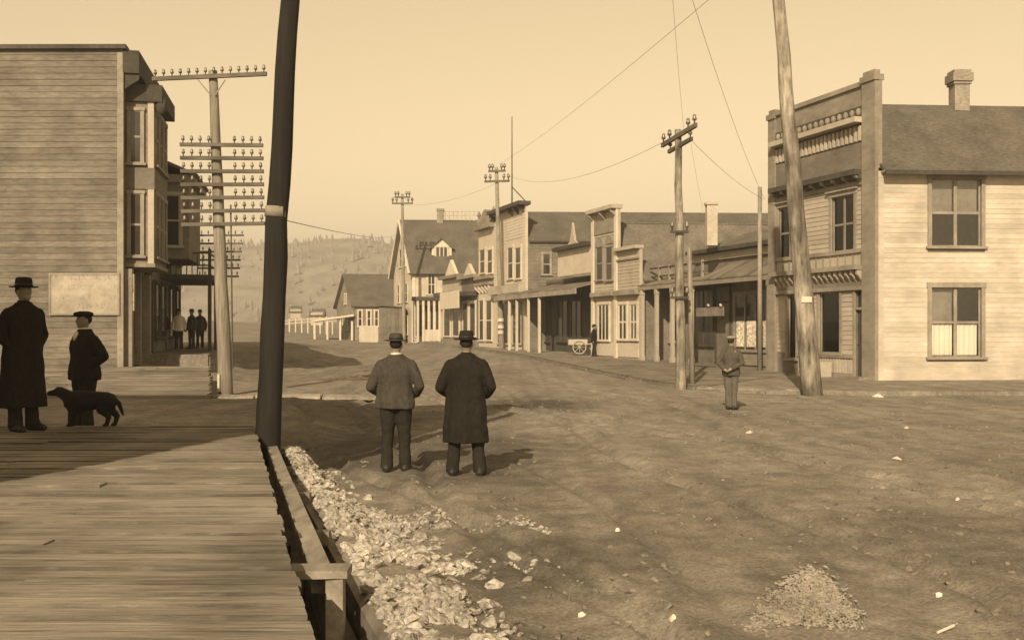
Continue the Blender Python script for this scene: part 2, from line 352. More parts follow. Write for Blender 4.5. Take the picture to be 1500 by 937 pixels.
def door(F, u0, u1, v0, v1, parent, m, fm, transom=0, n=0, glassy=False):
    b = MB(); k = .09
    b.fbox(F, u0-k, u0, v0, v1, n-.02, n+.07); b.fbox(F, u1, u1+k, v0, v1, n-.02, n+.07); b.fbox(F, u0-k, u1+k, v1, v1+k, n-.02, n+.08)
    D = b.build('door_frame', fm, parent)
    top = v1-transom
    L = MB().fbox(F, u0+.005, u1-.005, v0+.02, top-.03, n-.12, n-.07); leaf = L.build('door_leaf', m, D)
    if transom:
        MB().fbox(F, u0, u1, top-.03, top+.05, n-.1, n+.05).build('transom_bar', fm, D)
        MB().fbox(F, u0+.01, u1-.01, top+.05, v1, n-.09, n-.08).build('transom_pane', glass_dark, D)
    MB().fbox(F, u0+.12, u1-.12, (v0+top)/2+.1, top-.18, n-.072, n-.062).build('door_pane' if glassy else 'door_panel', glass_dark if glassy else m, D)
    MB().fbox(F, u0+.12, u1-.12, v0+.2, (v0+top)/2-.1, n-.072, n-.055).build('door_panel', m, D)
    MB().ellip(F.pt(u1-.07, (v0+top)/2, n-.04), (.03, .03, .03), 8, 5).build('knob', trim_dark, D)
    return D
def brackets(F, us, v0, v1, n0, n1, m, parent, w=.07, name='bracket'):
    for u in us:
        b = MB(); a = [F.pt(u-w, v1, n0), F.pt(u-w, v1, n1), F.pt(u-w, v1-(v1-v0)*.35, n1*.95+n0*.05), F.pt(u-w, v0+(v1-v0)*.3, n0+(n1-n0)*.4), F.pt(u-w, v0, n0)]
        b.prism(a, Vector((F.d.x, F.d.y, 0))*2*w); b.build(name, m, parent)

# ------------------------------------------------------------------ ground
def road_z(y):
    if y < 30: return 0.0
    t = y-30; return .0115*t*t/(t+6) if y < 130 else .0115*100*100/106+.004*(y-130)
def side_z(y): return .17+max(0, y-34)*.0118
def sm(a, b, x):
    t = min(1, max(0, (x-a)/(b-a))); return t*t*(3-2*t)
def edge_x(y): return -.78-.278*(y-4.04)          # right edge of the near boardwalk
def outer_x(y): return edge_x(y)+.50-.018*(y-4)    # outer retaining board of the drain
def ground_z(x, y):
    z = road_z(y)
    z += .33*sm(-2.6, -4.6, x)*sm(12.4, 13.5, y)*(1-sm(22, 26, y))
    z += .85*sm(-8, -14, x)*sm(24, 40, y)*(1-sm(60, 90, y))
    z += 2.4*sm(-12, -60, x)*sm(50, 110, y)
    if y < 14.5:
        k = 1-sm(13.0, 14.2, y); ox = outer_x(y)
        if x < ox: z -= .38*k*sm(ox+.0, ox-.10, x)
        else: z += k*.33*(1-sm(.0, .55+.55*sm(9, 6, y), x-ox-.08))*(.75+.5*noise.noise((x*1.3, y*1.3, 4)))
    if y < 95 and -12 < x < 26:
        lane = x+.27*y
        a = 0
        for off, wd, am in ((1.9, .10, .06), (3.3, .10, .065), (5.2, .11, .06), (6.7, .11, .055), (8.6, .13, .05), (10.1, .13, .05), (4.3, .08, .04)):
            dd = lane-off-1.0*math.sin(y*.11+off)-.25*math.sin(y*.5+off*2); a -= am*math.exp(-(dd/wd)**2); a += am*.5*math.exp(-((abs(dd)-wd*2)/wd)**2)
        z += a*sm(4, 7, y)
        amp = 1-.6*sm(30, 70, y)
        z += amp*(.032*noise.noise((x*.5, y*.35, 1))+.015*noise.noise((x*1.7, y*1.2, 2))+.014*noise.noise((x*5, y*4, 3))+.007*noise.noise((x*13, y*11, 5)))
    if y > 150: z += 3*noise.noise((x*.01, y*.01, 9))*sm(150, 250, y)
    return z
def steps(spec):
    o = [spec[0][0]]
    for (a, b, st) in spec:
        n = max(1, int(round((b-a)/st))); o += [a+(b-a)*(i+1)/n for i in range(n)]
    return o
xs = steps([(-900, -300, 100), (-300, -60, 20), (-60, -14, 2.5), (-14, -5, .35), (-5, 8, .075), (8, 16, .2), (16, 60, 2.5), (60, 300, 20), (300, 900, 100)])
ys = steps([(-60, 0, 6), (0, 4, .4), (4, 14, .065), (14, 32, .16), (32, 100, .7), (100, 300, 12), (300, 1400, 100)])
vv = [(x, y, ground_z(x, y)) for y in ys for x in xs]; nx = len(xs)
ff = [(j*nx+i, j*nx+i+1, (j+1)*nx+i+1, (j+1)*nx+i) for j in range(len(ys)-1) for i in range(nx-1)]
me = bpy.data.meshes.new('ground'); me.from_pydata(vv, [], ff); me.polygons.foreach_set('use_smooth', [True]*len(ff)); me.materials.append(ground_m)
go = bpy.data.objects.new('ground', me); col.objects.link(go); struct(go)

# far hills, wooded
def hill(name, y0, y1, x0, x1, hfun, n=60, k=26):
    b = MB(); vs = []
    for j in range(k+1):
        for i in range(n+1):
            x = x0+(x1-x0)*i/n; y = y0+(y1-y0)*j/k; t = j/k
            vs.append((x, y, -6+hfun(x)*math.sin(min(1, t*1.3)*math.pi/2)*(1 if t < .8 else 1-(t-.8)*1.5)+5*noise.noise((x*.02, y*.02, 3))))
    fs = [(j*(n+1)+i, j*(n+1)+i+1, (j+1)*(n+1)+i+1, (j+1)*(n+1)+i) for j in range(k) for i in range(n)]
    b.add(vs, fs); return struct(b.build(name, hill_m, None, True)), vs
HH = lambda x: 84+14*noise.noise((x*.006, 1, 0))+10*sm(-200, -400, x)-62*sm(-130, 60, x)
ho, hv = hill('hill', 560, 1000, -800, 700, HH)
tb = MB()
for i in range(1300):
    x = random.uniform(-520, 60); t = random.uniform(.05, .78); y = 560+440*t
    z = -7+HH(x)*math.sin(min(1, t*1.3)*math.pi/2); hh = random.uniform(4, 9)*(1 if random.random() < .5 else .6); r = hh*random.uniform(.2, .3)
    tb.loft([(x, y, z, r*.2, r*.2), (x, y, z+hh*.12, r, r), (x, y, z+hh*.5, r*.6, r*.6), (x, y, z+hh, .05, .05)], 5)
stuff(tag(tb.build('far_forest', tree_m), 'hazy dark trees scattered over the far hillside', 'trees'))

# ------------------------------------------------------------------ near boardwalk, left
bw0 = bpy.data.objects.new('boardwalk', None); col.objects.link(bw0); struct(bw0); place(bw0, (-3, 8, 0))
BZ = .60
y = 2.2
while y < 13.05:
    wd = random.uniform(.14, .175); g = random.uniform(.012, .028)
    ej = random.uniform(-.015, .015); x1 = edge_x(y)+ej; x2 = edge_x(y+wd)+ej; x0 = x1-4.75; cuts = [x0, x1]
    if random.random() < .55: cuts = [x0, x0+random.choice((1.2, 2.4, 3.4))+random.uniform(-.02, .02), x1]
    for a, b2 in zip(cuts, cuts[1:]):
        dz = random.uniform(-.010, .008); tl = random.uniform(-.006, .006); sk = 0
        ya, yb = y+(a-x1)*sk, y
        if b2 != x1: yb = y+(b2-x1)*sk
        b3 = x2 if b2 == x1 else b2
        q = [(a, ya, BZ-.05), (b2-.006, yb, BZ-.05), (b3-.006, yb+wd, BZ-.05), (a, ya+wd, BZ-.05),
             (a, ya+.006, BZ+dz), (b2-.006, yb+.006, BZ+dz+tl), (b3-.006, yb+wd-.006, BZ+dz+tl), (a, ya+wd-.006, BZ+dz)]
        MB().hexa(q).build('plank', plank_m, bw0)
    y += wd+g
YE = y
for off in (.22, 1.3, 2.45, 3.45, 4.55):
    p0 = Vector((edge_x(2.2)-off, 2.2, 0)); p1 = Vector((edge_x(YE-.1)-off, YE-.1, 0)); s_ = Vector((.045, .012, 0))
    MB().hexa([p0-s_+Vector((0, 0, .36)), p0+s_+Vector((0, 0, .36)), p1+s_+Vector((0, 0, .36)), p1-s_+Vector((0, 0, .36)),
               p0-s_+Vector((0, 0, .545)), p0+s_+Vector((0, 0, .545)), p1+s_+Vector((0, 0, .545)), p1-s_+Vector((0, 0, .545))]).build('stringer', beam_m, bw0)
    for yy in (3, 5.4, 7.8, 10.2, 12.6):
        MB().box(edge_x(yy)-off-.07, edge_x(yy)-off+.07, yy-.07, yy+.07, -.5, .358).build('post', beam_m, bw0)
MB().hexa([(edge_x(YE)-4.7, YE-.03, .1), (edge_x(YE)-.05, YE-.03, .1), (edge_x(YE)-.05, YE+.02, .1), (edge_x(YE)-4.7, YE+.02, .1),
           (edge_x(YE)-4.7, YE-.03, .54), (edge_x(YE)-.05, YE-.03, .54), (edge_x(YE)-.05, YE+.02, .54), (edge_x(YE)-4.7, YE+.02, .54)]).build('end_board', beam_m, bw0)

# open wooden drain beside it
dr = thing('wooden_drain', 'open timber drain of long beams between the near boardwalk and the rubble bank', 'drain', (-1, 5.9, -.2))
def longbeam(fx, y0, y1, w_, z0, z1, name, m, par, parts=1):
    ysl = [y0+(y1-y0)*i/parts for i in range(parts+1)]
    for a, b2 in zip(ysl, ysl[1:]):
        b2 -= .012; j = random.uniform(-.012, .012); k = random.uniform(-.01, .01)
        MB().hexa([(fx(a)-w_+j, a, z0), (fx(a)+w_+j, a, z0), (fx(b2)+w_+j, b2, z0), (fx(b2)-w_+j, b2, z0), (fx(a)-w_+j, a, z1+k), (fx(a)+w_+j, a, z1+k), (fx(b2)+w_+j, b2, z1-k), (fx(b2)-w_+j, b2, z1-k)]).build(name, m, par)
longbeam(lambda y: edge_x(y)+.18, 5.75, 12.6, .062, .33, .45, 'inner_beam', beam_pale, dr, 2)
longbeam(lambda y: outer_x(y)-.01, 2.6, 13.2, .04, -.12, .22, 'outer_board', beam_m, dr, 3)
longbeam(lambda y: outer_x(y)-.10, 3.0, 13.0, .03, -.3, .05, 'lower_board', beam_m, dr, 3)
ya = 5.72
MB().hexa([(-1.27, ya-.17, .452), (-.90, ya-.13, .452), (-.90, ya+.05, .452), (-1.27, ya+.02, .452), (-1.27, ya-.17, .50), (-.90, ya-.13, .495), (-.90, ya+.05, .495), (-1.27, ya+.02, .50)]).build('cap_board', beam_pale, dr)
MB().box(-1.02, -.925, ya-.12, ya-.03, -.4, .45).build('post', beam_pale, dr)
MB().tube([(-.93, ya-.1, -.03), (-.62, ya+.35, .14)], [.05, .04], 8).build('brace', beam_m, dr)
for yy in (7.6, 9.4, 11.2):
    MB().box(edge_x(yy)+.10, edge_x(yy)+.42, yy-.05, yy+.05, .22, .32).build('spreader', beam_m, dr)
    MB().box(edge_x(yy)+.14, edge_x(yy)+.23, yy-.06, yy+.04, -.4, .328).build('post', beam_m, dr)

# rubble bank
def pebble(b, x, y, z, r):
    vs = []; a0 = random.random()*6; k = 5; st = random.uniform(.7, 1.7); al = random.random()*3.14; ca, sa = math.cos(al), math.sin(al); tx, ty = random.uniform(-.5, .5), random.uniform(-.5, .5)
    for (zz, rr) in ((-.5, .55), (.05, 1.0), (.55, .62)):
        for i in range(k):
            th = a0+2*math.pi*i/k; q = r*rr*random.uniform(.75, 1.2); e1, e2 = q*math.cos(th)*st, q*math.sin(th)/st; vs.append((x+e1*ca-e2*sa, y+e1*sa+e2*ca, z+r*zz*random.uniform(.7, 1.2)+e1*tx+e2*ty))
    fs = [(i, (i+1) % k, (i+1) % k+k, i+k) for i in range(k)]+[(i+k, (i+1) % k+k, (i+1) % k+2*k, i+2*k) for i in range(k)]+[tuple(range(2*k, 3*k)), tuple(range(k))[::-1]]
    b.add(vs, fs)
rb = MB()
for i in range(11000):
    yy = 4.6+random.random()**1.15*8.6; wd = .95 if yy < 7.5 else (1.25 if yy < 10.4 else .7)
    xx = outer_x(yy)+.05+abs(random.gauss(0, .31))*wd
    if noise.noise((xx*1.5, yy*1.1, 7)) < random.uniform(-.5, .12): continue
    pebble(rb, xx, yy, ground_z(xx, yy)+.004, random.choice((.006, .008, .010, .012, .016, .016, .022, .03, .042, .06)))
for i in range(900):
    yy = random.uniform(7.6, 10.2); xx = outer_x(yy)+random.uniform(.5, 2.2)
    if noise.noise((xx*1.7, yy*1.5, 17)) < .12: continue
    pebble(rb, xx, yy, ground_z(xx, yy)+.002, random.choice((.012, .016, .022, .03)))
stuff(tag(rb.build('rubble', stone_m), 'bank of pale broken rubble and shells along the timber drain', 'rubble'))
gm_ = MB()
for i in range(3800):
    a, q = random.random(), random.random()
    if a+q > 1: a, q = 1-a, 1-q
    p_ = Vector((1.46, 6.3))+Vector((.68, 0))*a+Vector((.84, 1.6))*q
    pk = p_+Vector((random.gauss(0, .05), random.gauss(0, .07)))
    pebble(gm_, pk.x, pk.y, ground_z(pk.x, pk.y)+.03*min(1, 4*a*q*2+.1), random.choice((.006, .008, .011, .015)))
gr_ = MB()
for i in range(9000):
    yy = 5+random.random()**1.6*24; xx = random.uniform(-3.2, 15)
    if xx < outer_x(yy)+.1 and yy < 14 or abs(xx) > .55*yy+1: continue
    if noise.noise((xx*.7, yy*.5, 21)) < random.uniform(-.3, .3): continue
    pebble(gr_, xx, yy, ground_z(xx, yy), random.choice((.006, .008, .008, .012, .012, .018, .024, .034)))
stuff(tag(gr_.build('road_grit', mat('road_clods', .16, sc=(9, 9, 9), var=.6, rnd=0, stain=.4, bump=.5)), 'loose clods and grit strewn over the dirt road', 'grit'))
stuff(tag(gm_.build('gravel_heap', mat('heap_gravel', .27, sc=(20, 20, 20), var=.5, rnd=0, stain=.3, bump=.5)), 'low heap of small stones lying in the near road on the right', 'gravel'))

# ------------------------------------------------------------------ building out of view that shades the near walk
sb_ = thing('wooden_store', 'tall plain boarded store left of the near boardwalk, outside the picture, shading it', 'building', (-10, -3, 0))
SF = Face((-5.0, 4.5), (-8.6, -9), 0, (1, 0)); EF = Face((-5.0, 4.5), (-18, 4.9), 0, (0, 1))
MB().prism([(-5.0, 4.5, -.3), (-18, 4.9, -.3), (-20, -9, -.3), (-8.6, -9, -.3)], (0, 0, 12.3)).build('wall', wood_dark, sb_)
clapboards(SF, 0, SF.len, .6, 11.9, .2, [], wood_dark, sb_, joined=True); clapboards(EF, 0, EF.len, .1, 11.9, .2, [], wood_dark, sb_, joined=True)
MB().prism([(-4.95, 4.55, 12), (-18.1, 5.0, 12), (-20.1, -9.1, 12), (-8.5, -9.1, 12)], (0, 0, .15)).build('roof', shingle, sb_)
# ------------------------------------------------------------------ right side: sidewalks
FA = Vector((12.13, 34.0)); FD = Vector((-.326, .9454))          # street line of the right-hand row
def fl(Y): return FA+FD*((Y-34.0)/FD.y)
def row(px0, px1, z0=None, n=0):
    t = Face(FA, FA+FD*100, 0, (-1, -.3)); a = t.pt(t.U(px0), 0, n); b = t.pt(t.U(px1), 0, n)
    return Face((a.x, a.y), (b.x, b.y), side_z(a.y) if z0 is None else z0, (-1, -.3))
curb = [(26.0, 29.2), (13.5, 28.6), (9.6, 28.7), (8.35, 29.3), (5.6, 31.0), (4.25, 37.0), (2.75, 46.5), (1.0, 58), (-1.0, 67.5), (-4.2, 80), (-8.6, 95)]
back = [(26.0, 36.0), (13.6, 35.0), (12.2, 34.3), (11.8, 36), (11.0, 39), (10.2, 43), (7.6, 50), (5.0, 58), (1.7, 67.5), (-2.6, 80), (-7.4, 95)]
swr = bpy.data.objects.new('sidewalk', None); col.objects.link(swr); struct(swr); place(swr, (8, 34, 0))
b = MB(); N = len(curb); vs = []
for p in curb: vs.append((p[0], p[1], side_z(p[1])-.045))
for p in back: vs.append((p[0], p[1], side_z(p[1])+.0))
vs += [(p[0], p[1], side_z(p[1])-.5) for p in curb]+[(p[0], p[1], side_z(p[1])-.5) for p in back]
b.add(vs, [(i, i+1, N+i+1, N+i) for i in range(N-1)]+[(2*N+i, 2*N+i+1, i+1, i) for i in range(N-1)])
b.build('walk_base', ground_m, swr)
def lerp2(A, t):
    k = min(int(t), len(A)-2); f = t-k; return Vector((A[k][0]+(A[k+1][0]-A[k][0])*f, A[k][1]+(A[k+1][1]-A[k][1])*f))
sp_ = MB(); t = 3.9; 
while t < 9.9:                                        # crosswise planks of the wooden pavement
    seglen = (Vector(curb[min(int(t)+1, 10)])-Vector(curb[int(t)])).length
    dt = .24/seglen; gp = .03/seglen
    a, a2 = lerp2(curb, t), lerp2(curb, t+dt); q, q2 = lerp2(back, t), lerp2(back, t+dt)
    dz = random.uniform(0, .02); z1 = lambda p: side_z(p.y)-.02+dz
    sp_.hexa([(a.x, a.y, z1(a)-.06), (a2.x, a2.y, z1(a2)-.06), (q2.x, q2.y, z1(q2)-.0), (q.x, q.y, z1(q)-.0),
              (a.x, a.y, z1(a)), (a2.x, a2.y, z1(a2)), (q2.x, q2.y, z1(q2)+.03), (q.x, q.y, z1(q)+.03)]); t += dt+gp
stuff(sp_.build('planking', deck, swr))
for i in range(3, 9):                                   # kerb timbers with a dark gap under the planks
    a, q = Vector(curb[i]), Vector(curb[i+1]); nn = Vector((-(q-a).y, (q-a).x)).normalized()*.06
    if nn.x > 0: nn = -nn
    for k in range(3):
        p0 = a+(q-a)*(k/3+.004); p1 = a+(q-a)*((k+1)/3-.004); j = random.uniform(-.03, .03)
        MB().hexa([(p0.x+nn.x, p0.y+nn.y, side_z(p0.y)-.30), (p1.x+nn.x, p1.y+nn.y, side_z(p1.y)-.30), (p1.x+nn.x*2.4, p1.y+nn.y*2.4, side_z(p1.y)-.30), (p0.x+nn.x*2.4, p0.y+nn.y*2.4, side_z(p0.y)-.30),
                   (p0.x+nn.x, p0.y+nn.y, side_z(p0.y)-.10+j), (p1.x+nn.x, p1.y+nn.y, side_z(p1.y)-.10+j), (p1.x+nn.x*2.4, p1.y+nn.y*2.4, side_z(p1.y)-.10+j), (p0.x+nn.x*2.4, p0.y+nn.y*2.4, side_z(p0.y)-.10+j)]).build('kerb_timber', beam_m, swr)

# ------------------------------------------------------------------ R1: corner building
B = thing('corner_building', 'two-storey clapboard corner store with tall bracketed false front and pale side wall', 'building', (15, 37, .1))
F1 = row(1285, 1130, .17); S1 = Face((12.13, 34.0), (23.0, 34.75), .17, (0, -1)); dF = F1.len; PT = 10.06
v1 = lambda py: F1.V(1285, py)
hu = (F1.U(1252), F1.U(1219)); hw = (hu[0], hu[1], v1(364), v1(277)); hu2 = (F1.U(1158), F1.U(1141)); hw2 = (hu2[0], hu2[1], v1(364), v1(277))
sw_ = (F1.U(1231), F1.U(1201), v1(519), v1(424)); sd = (F1.U(1275.5), F1.U(1254), 0, v1(424)); sw2 = (F1.U(1167), F1.U(1154), v1(530), v1(424))
holesF = [hw, hw2, sw_, sd, sw2]
sv = lambda py: S1.V(1400, py)
su = [(S1.U(1364), S1.U(1437))]; wU = (su[0][0], su[0][1], sv(361), sv(262)); wL = (su[0][0], su[0][1], sv(523), sv(421))
u3 = su[0][0]+5.0; wU3 = (u3, u3+1.75, wU[2], wU[3]); wL3 = (u3, u3+1.75, wL[2], wL[3]); holesS = [wU, wL, wU3, wL3]
EV = sv(252); b = MB()
wall_holes(b, F1, .02, dF, -.2, PT-.35, holesF); wall_holes(b, S1, .0, S1.len, -.2, EV, holesS)
e1 = F1.pt(dF, 0); e2 = S1.pt(S1.len, 0); e3 = e1+(e2-S1.pt(0, 0)); K1 = Face((e1.x, e1.y), (e3.x, e3.y), .17, (0, 1)); K2 = Face((e2.x, e2.y), (e3.x, e3.y), .17, (1, 0))
b.fbox(K1, 0, K1.len, -.2, EV, -.2, 0); b.fbox(K2, 0.2, K2.len-.2, -.2, EV, -.2, 0)
b.prism([K2.pt(0, EV, -.1), K2.pt(K2.len, EV, -.1), K2.pt(K2.len/2, EV+2.7, -.1)], Vector((-.2, 0, 0)))
b.build('wall', paint_mid, B)
# floor between storeys so that the rooms are dark
MB().prism([F1.pt(.25, 3.75, -.22), F1.pt(dF-.25, 3.75, -.22), K1.pt(K1.len-.3, 3.75, -.22), S1.pt(S1.len-.3, 3.75, -.22)], (0, 0, .2)).build('upper_floor', deck, B)
# side wall
clapboards(S1, .2, S1.len, .28, EV-.22, .165, [(h[0]-.13, h[1]+.13, h[2]-.1, h[3]+.16) for h in holesS], paint_white, B, proud=.013)
MB().fbox(S1, .002, .2, 0, EV-.22, -.01, .035).build('corner_board', paint_white, B)
MB().fbox(S1, .002, S1.len, -.15, .28, -.01, .05).build('base_board', paint_white, B)
MB().fbox(S1, .002, S1.len, EV-.22, EV, -.01, .045).build('frieze_board', paint_white, B)
for (h, cur) in ((wU, None), (wL, [[(.03, .47)], [(.03, .47)]]), (wU3, None), (wL3, None)):
    window(S1, *h, B, cols=2, rows=2, casing=.13, m=trim_mid, real=True, curtain=cur, mull=.055)
# blinds behind the two left sashes
for h, i in ((wU, 0), (wU, 1), (wL, 0)):
    du = (h[1]-h[0])/2
    MB().fbox(S1, h[0]+du*i+.06, h[0]+du*(i+1)-.06, h[2]+(h[3]-h[2])*.5, h[3]-.03, -.19, -.175).build('roller_blind', trim_mid, B)
# roof
rz = 1.8+(485-151)/1500*36.9-.17
def R1p(u, t, v): # t 0..1 from the side wall back
    a = S1.pt(u, v); k = K1.pt(u, v); return a+(k-a)*t
rb_ = MB(); rb_.slab([S1.pt(.12, EV-.02, .38), S1.pt(S1.len+.3, EV-.02, .38), R1p(S1.len+.3, .5, rz), R1p(.12, .5, rz)], .1)
rf = rb_.build('roof', shingle, B)
MB().slab([K1.pt(.12, EV-.02, .3), K1.pt(K1.len+.3, EV-.02, .3), R1p(S1.len+.3, .5, rz-.002), R1p(.12, .5, rz-.002)], .1).build('roof_slope', shingle, B)
MB().fbox(S1, .1, S1.len+.3, EV-.16, EV-.02, .36, .46).build('gutter', trim_dark, B)
MB().fbox(S1, .1, S1.len+.3, EV-.06, EV-.001, .046, .355).build('soffit', paint_white, B)
cu = S1.U(1405)
for _ in range(20): ch = R1p(cu, .5, rz); cu += (ray(1405)*ch.y-ch.x)
q = .27
cb = MB(); cb.box(ch.x-q, ch.x+q, ch.y-q, ch.y+q, ch.z-.5, ch.z+.72); cb.box(ch.x-q-.05, ch.x+q+.05, ch.y-q-.05, ch.y+q+.05, ch.z+.72, ch.z+.82); cb.box(ch.x-q-.1, ch.x+q+.1, ch.y-q-.1, ch.y+q+.1, ch.z+.82, ch.z+1.12); cb.box(ch.x-q-.04, ch.x+q+.04, ch.y-q-.04, ch.y+q+.04, ch.z+1.12, ch.z+1.24)
cb.build('chimney', brick, rf)
# false front: everything runs from u=0 (corner) to dF
pil = MB(); pil.fbox(F1, -.06, .62, 0, PT-.1, .0, .14); pil.fbox(F1, -.10, .66, PT-.1, PT+.1, -.2, .2); pil.fbox(F1, -.02, .58, PT+.1, PT+.26, -.1, .12)
pil.fbox(S1, .0, .14, EV+.1, PT-.1, .0, .06); pil.build('pilaster', paint_tan, B)
pil = MB(); pil.fbox(F1, dF-.42, dF+.03, 0, PT-.25, .0, .14); pil.fbox(F1, dF-.46, dF+.08, PT-.25, PT-.05, -.2, .2); pil.fbox(F1, dF-.38, dF, PT-.05, PT+.12, -.1, .12); pil.build('pilaster', paint_tan, B)
bands = [('parapet_panel', 149, 120, 0, .05, paint_tan), ('coping', 120, 113, -.2, .14, trim_mid), ('sign_band', 166, 149, 0, .10, trim_dark), ('cornice_ledge', 174, 166, 0, .42, paint_white_y),
         ('frieze', 201, 177, 0, .05, paint_tan), ('plain_band', 243, 203, 0, .07, paint_mid), ('cornice', 252, 244, 0, .44, trim_dark), ('cornice_soffit', 258, 252, 0, .26, trim_dark), ('band', 266, 259, 0, .09, paint_tan)]
for nm, lo, hi, n0, n1, m in bands: MB().fbox(F1, .62, dF-.42, v1(lo), v1(hi), n0-.01, n1).build(nm, m, B)
u = .75
while u < dF-.5:                                  # upright slats of the frieze
    MB().fbox(F1, u, u+.10, v1(200), v1(178), .045, .11).build('slat', paint_white_y, B); u += .235
brackets(F1, [.75+.62*i for i in range(9) if .75+.62*i < dF-.5], v1(262), v1(252), .05, .36, trim_mid, B)
u = .8
while u < dF-.5:                                  # scrolls along the dark band
    MB().ellip(F1.pt(u, (v1(166)+v1(149))/2, .13), (.09, .10, .13), 8, 5).build('scroll_ornament', paint_tan, B); u += .34
clapboards(F1, .62, dF-.42, v1(361), v1(266), .165, [(h[0]-.13, h[1]+.13, h[2]-.1, h[3]+.2) for h in (hw, hw2)], paint_white_y, B)
window(F1, *hw, B, cols=2, rows=2, casing=.12, m=trim_mid, real=True, head=.06); window(F1, *hw2, B, cols=1, rows=2, casing=.12, m=trim_mid, real=True, head=.06)
for nm, lo, hi, n1, m in [('belt_course', 367, 361, .12, trim_mid), ('panel_band', 386, 367, .04, paint_white_y), ('lower_cornice', 393, 386, .40, trim_mid), ('lower_frieze', 417, 393, .07, paint_mid), ('lintel', 423, 417, .13, trim_mid)]:
    MB().fbox(F1, .62, dF-.42, v1(lo), v1(hi), -.01, n1).build(nm, m, B)
u = .7
while u < dF-.5:
    MB().fbox(F1, u, u+.07, v1(385), v1(368), .03, .075).build('panel_stile', trim_mid, B); u += .42
brackets(F1, [.7+.3*i for i in range(20) if .7+.3*i < dF-.5], v1(412), v1(394), .06, .30, paint_white_y, B, w=.05)
window(F1, *sw_, B, cols=1, rows=1, casing=.12, m=trim_mid, real=True)
MB().fbox(F1, sw_[0]+.08, sw_[1]-.08, sw_[2]+.05, sw_[2]+(sw_[3]-sw_[2])*.58, -.3, -.28).build('half_curtain', trim_mid, B)
window(F1, *sw2, B, cols=1, rows=1, casing=.1, m=trim_mid, real=True)
door(F1, *sd, B, trim_dark, trim_mid, transom=.62)
clapboards(F1, .62, dF-.42, v1(520), v1(425), .165, [(h[0]-.13, h[1]+.13, h[2]-.1, h[3]+.2) for h in (sw_, sw2)]+[(sd[0]-.12, sd[1]+.10, -1, 9)], paint_white_y, B)
MB().fbox(F1, sd[1]+.1, sw2[0]-.15, 0, .16, -.01, .07).build('plinth', trim_mid, B)
MB().fbox(F1, sd[1]+.1, sw2[0]-.15, v1(526), v1(520), -.01, .09).build('sill_band', trim_mid, B)
u = sd[1]+.16
while u < sw2[0]-.25:
    MB().fbox(F1, u, u+.1, .17, v1(527), -.01, .05).build('panel_board', paint_white_y, B); u += .16
MB().fbox(F1, sd[0]-.15, sd[1]+.2, -.15, .10, .02, .6).build('doorstep', beam_m, B)
# plain pale box left against the shop front
cx_ = thing('crate', 'pale wooden box on the pavement against the corner store, beside the leaning pole', 'crate', F1.pt(F1.U(1209, .45), 0, .45))
FC = F1.shifted(.15); k0 = FC.U(1218); k1 = FC.U(1200)
MB().fbox(FC, k0, k1, .0, .55, .0, .5).build('box', paint_white_y, cx_)
for i in range(2): MB().fbox(FC, k0-.02, k1+.02, .06+.36*i, .14+.36*i, .5, .52).build('batten', trim_mid, cx_)

# ------------------------------------------------------------------ R2: long low store with covered porch
B = thing('low_store', 'long low store with covered porch and dark recessed shop front next to corner building', 'building', (11, 45, .2))
F2 = row(1129, 937); W2 = F2.shifted(-1.5); zv = W2.V
uA0, uA1 = W2.U(1131)-2.5, W2.U(1022); uB1 = F2.len
b = MB(); dp = Vector((9.5, .8, 0))
b.prism([W2.pt(uA0, -.2), W2.pt(uA1, -.2), W2.pt(uA1, -.2)+dp, W2.pt(uA0, -.2)+dp], (0, 0, 5.2)); b.prism([W2.pt(uA1, -.2), W2.pt(uB1, -.2), W2.pt(uB1, -.2)+dp, W2.pt(uA1, -.2)+dp], (0, 0, 4.6)); b.build('wall', paint_mid, B)
va = lambda py: W2.V(1120, py)
rr = MB().slab([W2.pt(uA0, va(352), .1), W2.pt(uA1+.4, va(352), .1), W2.pt(uA1+.4, va(318), -3)+Vector((0, 0, 0)), W2.pt(uA0, va(318), -3)], .12).build('roof', shingle2, B)
MB().slab([W2.pt(uA0, va(318), -3), W2.pt(uA1+.4, va(318), -3), W2.pt(uA1+.4, 4.6, -9.5), W2.pt(uA0, 4.6, -9.5)], .12).build('roof_slope', shingle2, B)
MB().prism([W2.pt(uA1+.3, 4.4, 0), W2.pt(uA1+.3, va(352)-.1, 0), W2.pt(uA1+.3, va(318)-.15, -3), W2.pt(uA1+.3, 4.4, -9)], Vector((W2.d.x, W2.d.y, 0))*-.2).build('gable', paint_mid, B)
MB().fbox(W2, uA0, uA1+.4, va(360), va(354), .0, .45).build('cornice', trim_dark, B)
MB().fbox(W2, uA0, uA1+.3, va(372), va(361), .0, .14).build('fascia', paint_white_y, B)
